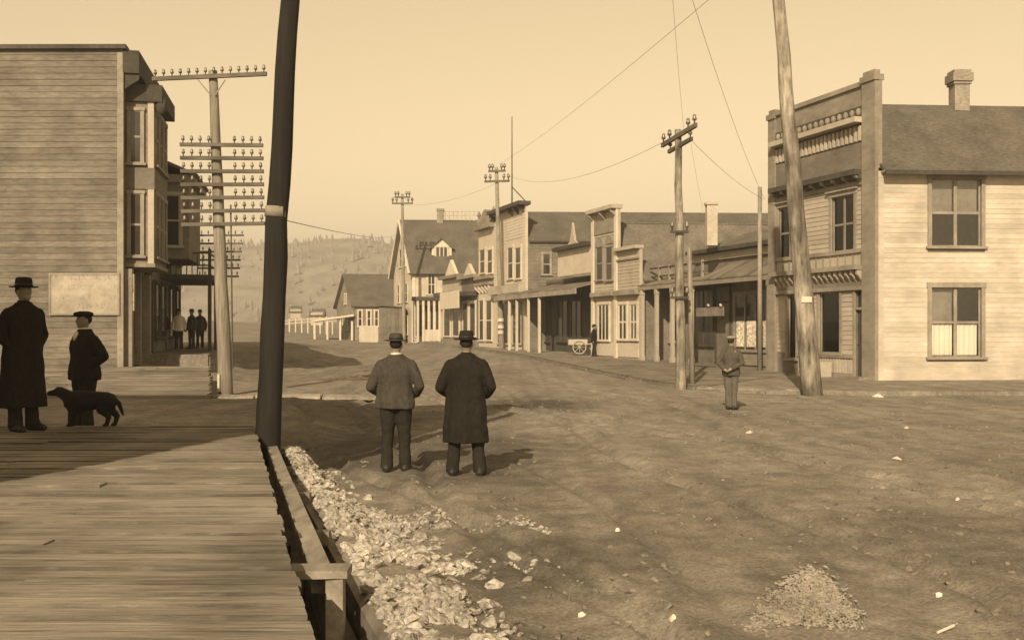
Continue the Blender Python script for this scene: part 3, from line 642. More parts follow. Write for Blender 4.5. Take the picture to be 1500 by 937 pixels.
# porch roof: boards sloping down to the street line
pu = uA0+.6; NB = 26
for i in range(NB):
    a = 0+(F2.len)*i/NB; b2 = (F2.len)*(i+1)/NB-.012; hi = 4.62-(.35 if a > F2.U(1030) else 0); lo = 3.82; lift = random.uniform(0, .015)
    MB().hexa([F2.pt(a, lo-.05+lift, .12), F2.pt(b2, lo-.05+lift, .12), F2.pt(b2, hi-.05+lift, -1.49), F2.pt(a, hi-.05+lift, -1.49), F2.pt(a, lo+lift, .12), F2.pt(b2, lo+lift, .12), F2.pt(b2, hi+lift, -1.49), F2.pt(a, hi+lift, -1.49)]).build('porch_roof_board', deck, B)
MB().fbox(F2, 0, F2.len, 3.58, 3.76, .0, .1).build('porch_fascia', paint_tan, B)
for px in (1127, 1013, 985, 962, 941):
    u = F2.U(px); b = MB(); b.fbox(F2, u-.08, u+.08, -.05, 3.57, -.08, .08); b.fbox(F2, u-.11, u+.11, 3.35, 3.575, -.1, .095); b.fbox(F2, u-.11, u+.11, 0, .35, -.1, .1); b.build('porch_post', paint_tan if px > 1100 else paint_white_y, B)
# wall under the porch
def shopwin(Fq, p0, p1, y0, y1, par, cols=1, rows=1, m=None, pn=None, **k):
    u0, u1 = Fq.U(p0), Fq.U(p1); u0, u1 = min(u0, u1), max(u0, u1); pm = (p0+p1)/2
    return window(Fq, u0, u1, Fq.V(pm, y0), Fq.V(pm, y1), par, cols=cols, rows=rows, m=m or trim_mid, **k)
shopwin(W2, 1124, 1078, 513, 430, B, 3, 1, m=paint_tan)
door(W2, W2.U(1070), W2.U(1050), 0, W2.V(1060, 420), B, trim_dark, trim_dark, transom=.7)
shopwin(W2, 1046, 1018, 505, 425, B, 2, 1, m=trim_dark)
for pa, pb, ya_, yb_ in ((1000, 984, 500, 436), (957, 941, 505, 436)): shopwin(W2, pa, pb, ya_, yb_, B, 1, 2, m=paint_white_y)
door(W2, W2.U(979), W2.U(966), 0, W2.V(972, 440), B, trim_dark, paint_white_y, transom=.5)
MB().fbox(W2, W2.U(1125), W2.U(1075), .1, W2.V(1100, 516), .0, .06).build('stall_riser', paint_tan, B)
# balustrade on the lower porch roof, left half
G2 = F2.shifted(-.6); ua, ub = G2.U(1030), F2.len
MB().fbox(G2, ua, ub, 4.62, 4.70, -.05, .05).build('rail', trim_dark, B); MB().fbox(G2, ua, ub, 4.22, 4.28, -.04, .04).build('rail', trim_dark, B)
u = ua
while u < ub:
    MB().fbox(G2, u, u+.09, 3.98, 4.78, -.045, .055).build('rail_post', trim_mid, B); u += 1.05
# roof behind the left half
MB().slab([W2.pt(uA1, 4.2, .05), W2.pt(uB1, 4.2, .05), W2.pt(uB1, 6.0, -4.5), W2.pt(uA1, 6.0, -4.5)], .1).build('roof_slope', shingle2, B)
chp = P(1042, 340, 45.5); MB().box(chp.x-.23, chp.x+.23, chp.y-.23, chp.y+.23, chp.z-.6, chp.z+1.2).box(chp.x-.28, chp.x+.28, chp.y-.28, chp.y+.28, chp.z+1.2, chp.z+1.3).build('chimney', brick_pale, rr)
# posters in the shop window, hanging board with two lamps
for i, (pa, pb) in enumerate(((1122, 1110), (1107, 1094), (1090, 1079))):
    WP = W2.shifted(.075); tag(MB().fbox(WP, WP.U(pa), WP.U(pb), WP.V(1100, 508), WP.V(1100, 470), .0, .012).build('poster', poster_m), ('speckled poster nearest the corner store in the low store window', 'middle one of three speckled posters in the low store window', 'speckled poster in the low store window, partly behind the standing man')[i], 'poster', 'posters in the porch window')
hs = thing('hanging_sign', 'brown board hanging under the low store porch with two white lamp globes', 'sign', F2.pt(F2.U(1040), 3.0, -.8))
HF = F2.shifted(-.8); MB().fbox(HF, HF.U(1060), HF.U(1019), HF.V(1040, 463), HF.V(1040, 450), -.03, .03).build('board', paint_mid, hs)
for px in (1058, 1040):
    MB().ellip(HF.pt(HF.U(px), HF.V(px, 446.5), .06), (.085, .085, .085), 10, 7).build('lamp_globe', white, hs, True)
for px in (1056, 1024): MB().tube([HF.pt(HF.U(px), HF.V(px, 450), 0), HF.pt(HF.U(px), 4.25, 0)], .02, 6).build('hanger', trim_dark, hs)

# ------------------------------------------------------------------ R3, R4: two narrow false fronts
def facade_store(name, label, pL, pR, top, depth, m, roofm, side=Vector((1, .085, 0)), cat='building', wallm=None, ridge=None, eave=None):
    "pR nearer than pL; returns thing and face; u=0 at the near end"
    F = row(pR, pL); B = thing(name, label, cat, F.pt(F.len/2, 0, -depth/2)); sd_ = side.normalized()*depth
    ev = eave or top-1.2; rg = ridge or top-.4
    b = MB(); b.prism([F.pt(0.02, -.2, -.15), F.pt(F.len-.02, -.2, -.15), F.pt(F.len-.02, -.2, -.15)+sd_, F.pt(.02, -.2, -.15)+sd_], (0, 0, ev+.2)); b.build('wall', wallm or paint_mid, B)
    MB().fbox(F, 0, F.len, -.2, top, -.16, 0).build('front_wall', m, B)
    A = [F.pt(0-.25, ev-.1, -.17), F.pt(F.len/2, rg, -.17), F.pt(F.len+.1, ev-.1, -.17)]
    r = MB().slab([A[0], A[0]+sd_, A[1]+sd_, A[1]], .12).build('roof', roofm, B); MB().slab([A[2], A[2]+sd_, A[1]+sd_, A[1]], .12).build('roof_slope', roofm, B)
    MB().prism([F.pt(0.05, ev, -.2)+sd_*.98, F.pt(F.len-.05, ev, -.2)+sd_*.98, F.pt(F.len/2, rg-.15, -.2)+sd_*.98], sd_*.015).build('back_gable', m, B)
    return B, F, r
F = row(937, 905); t3 = F.V(921, 366)
B, F, _ = facade_store('narrow_shop', 'small pale one-storey false front shop squeezed between low store and taller narrow shop', 905, 937, t3, 9, paint_white_y, shingle2, ridge=t3-.5, eave=t3-1.5)
MB().fbox(F, -.05, F.len+.02, t3, t3+.16, -.2, .28).build('cornice', paint_white_y, B); MB().fbox(F, 0, F.len, t3-.5, t3-.42, 0, .1).build('band', trim_mid, B)
MB().fbox(F, -.03, F.len-.02, F.V(921, 432), F.V(921, 425), 0, .3).build('shop_cornice', trim_mid, B)
clapboards(F, 0, F.len, F.V(921, 424), t3-.5, .17, [], paint_white_y, B, joined=True)
for pa, pb in ((934, 925), (919, 908)): shopwin(F, pa, pb, 497, 446, B, 2, 2, m=white, casing=.12, mull=.06)
MB().fbox(F, .1, F.len-.1, .12, F.V(921, 502), 0, .05).build('stall_riser', white, B)
F = row(905, 868); t4 = F.V(886, 310)
B, F, _ = facade_store('tall_narrow_shop', 'tall narrow two-storey pale false front with paired round-topped upper windows', 868, 905, t4, 15, paint_white_y, shingle2, ridge=t4-.55, eave=t4-3.0)
MB().fbox(F, -.06, F.len+.06, t4, t4+.2, -.25, .4).build('cornice', paint_white_y, B); brackets(F, [.2, F.len/2, F.len-.2], t4-.5, t4, 0, .35, trim_mid, B)
MB().fbox(F, .25, F.len-.25, F.V(886, 342), F.V(886, 322), 0, .05).build('sign_panel', paint_tan, B)
for k in (0.0, F.len-.28): MB().fbox(F, k, k+.28, 0, t4, 0, .1).build('pilaster', white, B)
clapboards(F, .3, F.len-.3, F.V(886, 430), F.V(886, 344), .17, [(F.U(898)-.15, F.U(875)+.15, F.V(886, 414), F.V(886, 350))], paint_white_y, B, joined=True)
for pa, pb in ((898, 889), (884, 875)):
    W = shopwin(F, pa, pb, 410, 362, B, 1, 2, m=trim_mid, casing=.1); uu = (F.U(pa)+F.U(pb))/2; vt = F.V(886, 362)+.13; hw_ = abs(F.U(pa)-F.U(pb))/2+.1
    MB().prism([F.pt(uu+hw_*math.cos(a*math.pi/8), vt+hw_*.8*math.sin(a*math.pi/8), .0) for a in range(9)], Vector((F.nn.x, F.nn.y, 0))*.09).build('arch_head', trim_mid, W)
MB().fbox(F, .28, F.len-.28, F.V(886, 434), F.V(886, 428), 0, .3).build('shop_cornice', trim_mid, B)
shopwin(F, 893, 878, 498, 446, B, 3, 1, m=white, casing=.12, mull=.05)
MB().fbox(F, .3, F.len-.3, .1, F.V(886, 502), 0, .05).build('stall_riser', white, B)

# ------------------------------------------------------------------ R5: arcade store with deep awning
F5 = row(867, 771); W5 = F5.shifted(-1.3)
B = thing('awning_store', 'low store with pale scrolled parapet above a long deep shaded awning on posts', 'building', F5.pt(F5.len/2, 0, -4)); sd_ = Vector((11, .9, 0)); t5 = W5.V(842, 402)
MB().prism([W5.pt(0, -.2), W5.pt(W5.len, -.2), W5.pt(W5.len, -.2)+sd_, W5.pt(0, -.2)+sd_], (0, 0, 4.7)).build('wall', trim_dark, B)  # dark wall colour deepens the shade under the awning
MB().prism([W5.pt(-.1, 4.5), W5.pt(W5.len, 4.5), W5.pt(W5.len, 4.5)+sd_, W5.pt(-.1, 4.5)+sd_], (0, 0, .14)).build('roof', shingle2, B)
P5 = F5.shifted(-.4); ua, ub = P5.U(866), P5.U(817); va_ = P5.V(842, 402); vb_ = P5.V(842, 364)
pm = MB(); pm.fbox(P5, ua, ub, va_, vb_, -.12, 0); pp = pm.build('parapet', white, B)
MB().fbox(P5, ua-.1, ub+.1, vb_, vb_+.22, -.3, .35).build('parapet_cornice', trim_dark, B)
um = P5.U(838); MB().prism([P5.pt(um-.9, vb_+.22), P5.pt(um-.35, vb_+.5), P5.pt(um-.14, vb_+1.15), P5.pt(um, vb_+1.55), P5.pt(um+.14, vb_+1.15), P5.pt(um+.35, vb_+.5), P5.pt(um+.9, vb_+.22)], Vector((P5.nn.x, P5.nn.y, 0))*-.12).build('scroll_finial', paint_white_y, B)
AE = row(867, 744); NB = 30; lo = AE.V(800, 428)
for i in range(NB):
    a = AE.len*i/NB; b2 = AE.len*(i+1)/NB-.015; hi = lo+.55
    MB().hexa([AE.pt(a, lo-.05, 1.0), AE.pt(b2, lo-.05, 1.0), AE.pt(b2, hi-.05, -1.25), AE.pt(a, hi-.05, -1.25), AE.pt(a, lo, 1.0), AE.pt(b2, lo, 1.0), AE.pt(b2, hi, -1.25), AE.pt(a, hi, -1.25)]).build('awning_board', deck, B)
MB().fbox(AE, 0, AE.len, lo-.34, lo-.06, .92, 1.01).build('awning_fascia', trim_mid, B)
for px in (790, 774, 757, 746):
    u = AE.U(px, .87); MB().fbox(AE, u-.07, u+.07, -.1, lo-.345, .80, .94).build('awning_post', white, B)
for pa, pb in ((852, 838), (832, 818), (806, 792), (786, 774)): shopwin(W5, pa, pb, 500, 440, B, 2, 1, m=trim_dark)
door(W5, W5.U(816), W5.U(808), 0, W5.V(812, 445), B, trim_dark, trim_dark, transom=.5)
# handcart by its door
hc = thing('handcart', 'small white-sided handcart standing at the end of the shaded awning', 'handcart', P(848, 518, 57)); o = WL[hc.name]
MB().box(o.x-.55, o.x+.45, o.y-.4, o.y+.4, o.z+.5, o.z+.56).box(o.x-.55, o.x+.45, o.y-.4, o.y-.36, o.z+.561, o.z+.8).box(o.x-.55, o.x+.45, o.y+.36, o.y+.4, o.z+.561, o.z+.8).box(o.x-.6, o.x-.551, o.y-.4, o.y+.4, o.z+.5, o.z+.8).build('tray', paint_white_y, hc)
for yy in (-.46, .46):
    wv = MB()
    for k in range(16):
        a, b2 = 2*math.pi*k/16, 2*math.pi*(k+1)/16; wv.tube([(o.x+.36*math.cos(a), o.y+yy, o.z+.37+.36*math.sin(a)), (o.x+.36*math.cos(b2), o.y+yy, o.z+.37+.36*math.sin(b2))], .03, 6)
    for k in range(4): a = math.pi*k/4; wv.tube([(o.x+.34*math.cos(a), o.y+yy, o.z+.37+.34*math.sin(a)), (o.x-.34*math.cos(a), o.y+yy, o.z+.37-.34*math.sin(a))], .016, 5)
    wv.build('wheel', paint_white_y, hc)
MB().tube([(o.x+.4, o.y-.3, o.z+.52), (o.x+1.2, o.y-.3, o.z+.6)], .03, 6).build('shaft', paint_white_y, hc); MB().tube([(o.x+.4, o.y+.3, o.z+.52), (o.x+1.2, o.y+.3, o.z+.6)], .03, 6).build('shaft', paint_white_y, hc)
MB().tube([(o.x+.9, o.y, o.z-.02), (o.x+.42, o.y, o.z+.52)], .03, 6).build('prop', paint_white_y, hc)

# ------------------------------------------------------------------ R6: big gabled hall and its ornate neighbour
F = row(770, 724); t6 = F.V(768, 300)
B, F, rf6 = facade_store('gabled_hall', 'big two-storey false-front hall whose long dark roof stretches to the right behind the shops', 724, 770, t6, 19, white, shingle, side=Vector((1, .05, 0)), wallm=wood_dark, ridge=t6-.1, eave=7.2)
MB().fbox(F, -.15, F.len+.1, t6-.02, t6+.22, -.3, .55).build('cornice', trim_dark, B); brackets(F, [.3, 1.4, 2.6, F.len-1.2, F.len-.2], t6-.5, t6-.03, 0, .45, trim_dark, B)
for pa, pb in ((763.5, 756), (752, 745)): shopwin(F, pa, pb, 408, 363, B, 1, 2, m=white, casing=.16)
MB().fbox(F, 0, F.len, F.V(747, 430), F.V(747, 418), 0, .5).build('shop_cornice', paint_white_y, B)
clapboards(F, .02, F.len, F.V(747, 416), t6-.5, .2, [(F.U(766), F.U(742), F.V(747, 410), F.V(747, 355))], white, B, joined=True)
for pa, pb in ((764, 752), (745, 730)): shopwin(F, pa, pb, 503, 445, B, 2, 1, m=paint_white_y)
S6 = Face((F.pt(0, 0, -.15).x, F.pt(0, 0, -.15).y), (F.pt(0, 0, -.15).x+19, F.pt(0, 0, -.15).y+.95), F.z0, (0, -1)); clapboards(S6, .1, 18.5, 4, 7.1, .2, [], wood_dark, B, joined=True)
shopwin(S6, 795, 806, 402, 372, B, 1, 2, m=trim_mid)
fp = P(750, 300, 68.5); tag(MB().tube([(fp.x, fp.y, fp.z-.6), (fp.x, fp.y, fp.z+5.9)], [.06, .03], 6).build('flagpole', trim_dark), 'thin bare flagpole standing on the roof of the big hall', 'flagpole')
tag(MB().tube([(fp.x, fp.y, fp.z+1.2), (fp.x+.9, fp.y-.3, fp.z+.2)], .035, 6).build('stay_rod', trim_dark), 'short slanting stay rod at the foot of the flagpole', 'rod')
F = row(724, 701); t7 = F.V(712, 336)
B, F, _ = facade_store('ornate_shop', 'narrow ornate two-storey pale shop with round pediment left of the big hall', 701, 724, t7, 9, white, shingle2, ridge=t7-.4, eave=t7-1.5)
MB().fbox(F, -.08, F.len+.08, t7, t7+.3, -.25, .45).build('cornice', paint_tan, B)
um = F.len/2; MB().prism([F.pt(um+1.2*math.cos(a*math.pi/10), t7+.3+1.15*math.sin(a*math.pi/10), -.2) for a in range(11)], Vector((F.nn.x, F.nn.y, 0))*.3).build('round_pediment', paint_tan, B)
for q in (.15, F.len-.15): MB().lathe(F.pt(q, 0, 0).x, F.pt(q, 0, 0).y, [(.12, F.z0+t7+.3), (.2, F.z0+t7+.7), (.08, F.z0+t7+1.0), (.16, F.z0+t7+1.2), (.02, F.z0+t7+1.5)], 8).build('urn', paint_tan, B)
for pa, pb in ((722, 715), (711, 704)): shopwin(F, pa, pb, 400, 366, B, 1, 2, m=white, casing=.15)
for py in (418, 409): MB().fbox(F, 0, F.len, F.V(712, py), F.V(712, py-4), 0, .4).build('band', paint_tan, B)
brackets(F, [.3+.8*i for i in range(6) if .3+.8*i < F.len], F.V(712, 430), F.V(712, 419), 0, .4, white, B)
for pa, pb in ((721, 713), (709, 703)): shopwin(F, pa, pb, 498, 440, B, 1, 2, m=white)
# small shops further along
def small_shop(name, label, pL, pR, ytop, m, winlist, ped=0, crest=True):
    F = row(pR, pL); pm = (pL+pR)/2; t_ = F.V(pm, ytop)
    B, F, _ = facade_store(name, label, pL, pR, t_, 8, m, shingle2, ridge=t_-.3, eave=t_-1.0)
    MB().fbox(F, -.05, F.len+.05, t_, t_+.25, -.2, .4).build('cornice', paint_tan, B)
    if ped: MB().prism([F.pt(F.len*.2, t_+.25, -.15), F.pt(F.len*.5, t_+.25+ped, -.15), F.pt(F.len*.8, t_+.25, -.15)], Vector((F.nn.x, F.nn.y, 0))*.25).build('pediment', white, B)
    MB().fbox(F, 0, F.len, F.V(pm, 434), F.V(pm, 428), 0, .8).build('awning_ledge', trim_dark, B)
    for pa, pb in winlist: shopwin(F, pa, pb, 492, 444, B, 1, 1, m=white, casing=.16)
    MB().fbox(F, .1, F.len-.1, 0, F.V(pm, 496), 0, .08).build('stall_riser', paint_tan, B)
    return B, F
B, F = small_shop('dark_window_shop', 'one-storey shop with tall dark windows and low pediment beyond the ornate shop', 676, 700, 408, paint_mid, ((697, 689), (686, 679)), ped=.9)
B, F = small_shop('signboard_shop', 'one-storey shop behind a square white signboard, next to the dormered house', 648, 675.5, 408, paint_white_y, ((673, 664), (660, 651)), ped=1.3)
FS = F.shifted(.9); tag(MB().fbox(FS, FS.U(672), FS.U(645), FS.V(658, 452), FS.V(658, 427), -.05, .05).build('signboard', white), 'square blank-looking white signboard hung out over the far shop fronts', 'sign')

# ------------------------------------------------------------------ R7: dormered house
F7 = row(604, 577); z7 = F7.z0; S7 = Face(F7.pt(0, 0).xy, (F7.pt(0, 0).x+13.5, F7.pt(0, 0).y+.5), z7, (0, -1))
B = thing('dormered_house', 'large pale house with steep dark roof, dormer window and roof-ridge railing at street bend', 'house', F7.pt(3, 0, -6)); ev = S7.V(640, 396); L7 = F7.len; rg = H-(322-HY)/FPX*(F7.a.y+F7.d.y*L7/2)-z7
sdv = Vector((S7.d.x, S7.d.y, 0))*13.5
MB().prism([F7.pt(0, -.2), F7.pt(L7, -.2), F7.pt(L7, ev), F7.pt(L7/2, rg-.2), F7.pt(0, ev)], sdv).build('wall', paint_white, B)
nv = Vector((F7.nn.x, F7.nn.y, 0))*.4
A0, A1, A2 = F7.pt(-.45, ev-.35), F7.pt(L7/2, rg), F7.pt(L7+.45, ev-.35)
rf = MB().slab([A0+nv, A0+sdv, A1+sdv, A1+nv], .15).build('roof', shingle, B); MB().slab([A2+nv, A2+sdv, A1+sdv, A1+nv], .15).build('roof_slope', shingle, B)
for pq in ((A0, A1), (A2, A1)): MB().tube([pq[0]+nv*1.05, pq[1]+nv*1.05], .13, 6).build('bargeboard', white, B)
for vv_, k in ((ev+.6, 2), (ev-2.9, 3), (.6, 3)):
    for i in range(k):
        uu = L7/2+(i-(k-1)/2)*1.7; window(F7, uu-.4, uu+.4, vv_, vv_+1.7, B, m=white, casing=.14)
shopwin(S7, 627, 637, 431, 402, B, 2, 2, m=white, casing=.15); shopwin(S7, 668, 676, 431, 402, B, 2, 2, m=white, casing=.15)
for q in (0.0,): MB().fbox(S7, q, q+.3, 0, ev, 0, .06).build('corner_board', white, B)
for pa, pb in ((606, 611), (614, 619), (622, 627), (630, 635), (638, 643)): shopwin(S7, pa, pb, 493, 446, B, 1, 1, m=white, casing=.12)
# dormer
sl_ = (rg-ev+.35)/( (F7.d*(L7/2+.45)).y )
dU = S7.U(647)*1.01; FDm = S7.shifted(-.9); d0 = ev+.35; b = MB(); hw_ = .95
dz0 = FDm.V(647, 383); dz1 = FDm.V(647, 362); dz2 = FDm.V(647, 349); du_ = FDm.U(647)
b.prism([FDm.pt(du_-hw_, dz0-.8), FDm.pt(du_+hw_, dz0-.8), FDm.pt(du_+hw_, dz1), FDm.pt(du_, dz2), FDm.pt(du_-hw_, dz1)], Vector((0, 3.6, 0))); dm = b.build('dormer', white, B)
window(FDm, du_-.55, du_+.55, dz0-.1, dz1, B, cols=3, rows=1, m=white, casing=.12)
for s_ in (-1, 1): MB().slab([FDm.pt(du_+s_*(hw_+.25), dz1-.15, .25), FDm.pt(du_, dz2+.12, .25), FDm.pt(du_, dz2+.12, .25)+Vector((0, 3.9, 0)), FDm.pt(du_+s_*(hw_+.25), dz1-.15, .25)+Vector((0, 3.9, 0))], .1).build('dormer_roof', shingle, dm)
# ridge railing and stub chimney
yr = A1.y+.1; zr = A1.z
for i in range(9):
    x = ray(652+6*i)*yr; MB().box(x-.05, x+.05, yr-.05, yr+.05, zr-.1, zr+.85).build('ridge_post', paint_white_y, rf)
for dz in (.4, .78): MB().box(ray(650)*yr, ray(702)*yr, yr-.03, yr+.03, zr+dz, zr+dz+.06).build('ridge_rail', paint_white_y, rf)
xk = ray(645)*yr; MB().box(xk-.3, xk+.3, yr-.3, yr+.3, zr-.4, zr+.9).box(xk-.37, xk+.37, yr-.37, yr+.37, zr+.9, zr+1.1).build('chimney', brick, rf)
# its porch towards the street corner
FP = S7.shifted(1.6); ua, ub = FP.U(603), FP.U(646); pv = FP.V(625, 440)
MB().fbox(FP, ua, ub, pv, pv+.35, -1.58, .1).build('porch_roof', trim_dark, B)
for px in (605, 612, 620, 628, 636, 644):
    u = FP.U(px); MB().fbox(FP, u-.11, u+.11, -.1, pv-.001, -.2, .02).build('porch_column', white, B)
MB().fbox(FP, FP.U(622), ub, .9, 1.05, -.1, 0).build('porch_rail', white, B)
for i in range(14):
    u = FP.U(622)+(ub-FP.U(622))*(i+.5)/14; MB().fbox(FP, u-.05, u+.05, 0, .899, -.08, -.02).build('baluster', white, B)

# ------------------------------------------------------------------ far group left of the house: barn, shed, fence, cabins
def simple_house(name, label, px0, px1, pyb, pye, pyr, Y, depth, m, rm, gable_px, wins=(), porch=None):
    "ridge runs across the picture; left gable shows"
    z0 = H-(pyb-HY)/FPX*Y; a = Vector((ray(px0)*Y, Y)); b_ = Vector((ray(px1)*Y, Y+.5)); Ff = Face(a, b_, z0, (0, -1)); hE = Ff.V(px0, pye); hR = H-(pyr-HY)/FPX*(Y+depth/2)-z0
    B = thing(name, label, 'building', ((a.x+b_.x)/2, Y+depth/2, z0)); gx = (gable_px-px0)/FPX*Y
    bk = Vector((gx*2, depth, 0)); q = [Ff.pt(0, -.8), Ff.pt(0, hE), Ff.pt(0, hR)+bk/2-Vector((0, 0, .15)), Ff.pt(0, hE)+bk, Ff.pt(0, -.8)+bk]
    MB().prism(q, Ff.pt(Ff.len, 0)-Ff.pt(0, 0)).build('wall', m, B); e = (Ff.pt(Ff.len, 0)-Ff.pt(0, 0)); o_ = e.normalized()*.35
    A0 = Ff.pt(0, hE-.25, .35)-o_; A1 = Ff.pt(0, hR)+bk/2-o_; A2 = Ff.pt(0, hE-.25)+bk*1.04-o_
    MB().slab([A0, A0+e+o_*2, A1+e+o_*2, A1], .15).build('roof', rm, B); MB().slab([A2, A2+e+o_*2, A1+e+o_*2, A1], .15).build('roof_slope', rm, B)
    for (pa, pb, ya_, yb_) in wins: shopwin(Ff, pa, pb, ya_, yb_, B, 1, 2, m=white, casing=.12)
    GF = Face((Ff.pt(0, 0)+bk).xy, Ff.pt(0, 0).xy, z0, (-1, -.3))
    for k in (.3, .6): window(GF, GF.len*k-.35, GF.len*k+.35, 1.0, 2.3, B, m=white, casing=.12)
    window(GF, GF.len*.5-.35, GF.len*.5+.35, hE+.1, hE+1.1, B, m=white, casing=.12)
    return B, Ff, bk
B, Ff, bk = simple_house('far_cottage', 'far hazy cottage with dark roof and white gable beyond the dormered house', 520, 585, 497, 445, 401, 106, 8, paint_tan, shingle, 497, wins=((525, 530, 478, 455), (538, 543, 478, 455), (549, 554, 478, 455)))
GF = Face((Ff.pt(0, 0)+bk).xy, Ff.pt(0, 0).xy, Ff.z0, (-1, -.3))
MB().slab([Ff.pt(-4.3, 2.0, .4), Ff.pt(-.1, 2.6, .4), Ff.pt(-.1, 2.6, -4), Ff.pt(-4.3, 2.0, -4)], .2).build('porch_roof', white, B)
for u in (-4.2, -2.9, -1.6, -.4): MB().fbox(Ff, u, u+.2, -.9, 1.9, .1, .3).build('porch_post', white, B)
q = P(555, 500, 97); sh = thing('shed', 'small dark boarded shed standing before the dormered house gable', 'shed', q)
MB().box(q.x, q.x+2.3, q.y, q.y+2.5, q.z-.4, q.z+3.2).build('wall', wood_dark, sh); MB().slab([(q.x-.15, q.y-.2, q.z+3.5), (q.x+2.45, q.y-.2, q.z+3.3), (q.x+2.45, q.y+2.7, q.z+3.0), (q.x-.15, q.y+2.7, q.z+3.2)], .12).build('roof', shingle, sh)
for i in range(6): MB().box(q.x+.05+.375*i, q.x+.39+.375*i, q.y-.04, q.y-.001, q.z-.3, q.z+3.1).build('board', wood_dark, sh)
fn = thing('picket_fence', 'pale picket fence running left from the small dark shed', 'fence', P(540, 498, 99)); y_ = 99
for i in range(22):
    p = P(527+1.25*i, 498, y_); MB().box(p.x-.035, p.x+.035, p.y, p.y+.03, p.z-.3, p.z+1.4).build('picket', white, fn)
p = P(526, 498, y_); q = P(554, 498, y_)
for dz in (.3, 1.0): MB().box(p.x, q.x, y_+.031, y_+.08, p.z+dz, p.z+dz+.1).build('rail', white, fn)
simple_house('far_cabin', 'small faint cabin low on the hazy hillside left of the cottage', 455, 472, 470, 460, 452, 190, 6, paint_white, shingle2, 452)
simple_house('distant_cabin', 'tiny faint cabin at the foot of the hill just right of the dark pole', 425, 440, 462, 455, 448, 230, 6, paint_white, shingle2, 421)
fn = thing('rail_fence', 'faint pale rail fence across the rising ground right of the dark pole', 'fence', P(450, 478, 130))
for i in range(10):
    p = P(415+9*i, 478-.6*i, 130); MB().box(p.x-.08, p.x+.08, p.y-.06, p.y+.06, p.z-2.5, p.z+.9).build('fence_post', white, fn)
    if i < 9:
        q = P(415+9*(i+1), 478-.6*(i+1), 130)
        for dz in (.3, .7): MB().tube([(p.x, p.y-.08, p.z+dz), (q.x, q.y-.08, q.z+dz)], .06, 5).build('rail', white, fn)
# ------------------------------------------------------------------ left side: plank apron, raised walk, buildings
def lz(y): return .23+(y-24)*.0478 if y < 33 else .66+(y-33)*.02
ap = bpy.data.objects.new('plank_apron', None); col.objects.link(ap); struct(ap); place(ap, (-11, 28, .2))
y = 23.6
while y < 33.0:
    wd = .30; xr = ray(306)*y+random.uniform(-.04, .04); xl = -24; cuts = [xl, -17+random.uniform(-2, 1), -12+random.uniform(-1.5, 1), xr]
    for a, b2 in zip(cuts, cuts[1:]):
        dz = random.uniform(-.012, .012)
        MB().hexa([(a, y, lz(y)-.07), (b2-.01, y, lz(y)-.07), (b2-.01, y+wd, lz(y+wd)-.07), (a, y+wd, lz(y+wd)-.07), (a, y+.008, lz(y)+dz), (b2-.01, y+.008, lz(y)+dz), (b2-.01, y+wd-.008, lz(y+wd)+dz), (a, y+wd-.008, lz(y+wd)+dz)]).build('plank', deck, ap)
    y += wd+.02
MB().box(-24, ray(306)*23.6, 23.5, 23.58, -.1, lz(23.6)-.0).build('edge_board', white, ap)
MB().hexa([(ray(306)*23.6, 23.5, -.2), (ray(306)*23.6+.06, 23.5, -.2), (ray(306)*33+.06, 33, -.2), (ray(306)*33, 33, -.2), (ray(306)*23.6, 23.5, lz(23.6)-.08), (ray(306)*23.6+.06, 23.5, lz(23.6)-.08), (ray(306)*33+.06, 33, lz(33)-.08), (ray(306)*33, 33, lz(33)-.08)]).build('side_board', beam_m, ap)
# raised walk in front of the left-hand row
LA = Vector((-12.54, 33.0)); LD = Vector((-.2, 1.0)).normalized()
LF = Face(LA, LA+LD*16, .66, (1, .2))
rw = bpy.data.objects.new('raised_walk', None); col.objects.link(rw); struct(rw); place(rw, (-12, 40, .7))
y = 36.0
while y < 56:
    x0 = LA.x-.2*(y-33)-.1; x1 = ray(306)*y if y < 44 else ray(306)*44-.2*(y-44); dz = random.uniform(-.01, .01); z = .98+(y-36)*.004
    MB().box(x0, x1, y, y+.29, z-.07, z+dz).build('plank', deck, rw); y += .31
MB().box(LA.x-.6, ray(306)*36, 35.9, 35.98, .5, .975).build('riser_board', beam_m, rw)
MB().hexa([(ray(306)*36-.02, 35.99, 0), (ray(306)*36+.05, 35.99, 0), (ray(306)*44+.05, 44, 0), (ray(306)*44-.02, 44, 0), (ray(306)*36-.02, 35.99, .9), (ray(306)*36+.05, 35.99, .9), (ray(306)*44+.05, 44, .9), (ray(306)*44-.02, 44, .9)]).build('side_board', beam_m, rw)
# L1
B = thing('bay_window_store', 'tall weathered clapboard store with projecting bay windows at left of street', 'building', (-17, 36, .6))
S = Face((-12.54, 33.0), (-24.5, 33.1), .66, (0, -1)); TOP = S.V(100, 73); Fz = LF; L1 = 6.2
MB().prism([S.pt(0, -.4), S.pt(S.len, -.4), S.pt(S.len, -.4)+Vector((-1.2, 6.2, 0)), LF.pt(L1, -.4)], (0, 0, TOP+.4)).build('wall', wood_dark, B)
clapboards(S, .17, S.len, .05, TOP-.12, .2, [], wood_dark, B, lmax=4)
MB().fbox(S, -.03, .17, -.1, TOP-.1, -.01, .04).build('corner_board', paint_tan, B)
MB().prism([S.pt(-.15, TOP, .15), S.pt(S.len+.1, TOP, .15), S.pt(S.len, TOP)+Vector((-1.2, 6.3, 0)), LF.pt(L1+.1, TOP, .2)], (0, 0, .14)).build('roof', trim_dark, B)
MB().fbox(LF, -.05, L1, TOP-.75, TOP-.02, .0, .5).build('cornice', trim_dark, B)
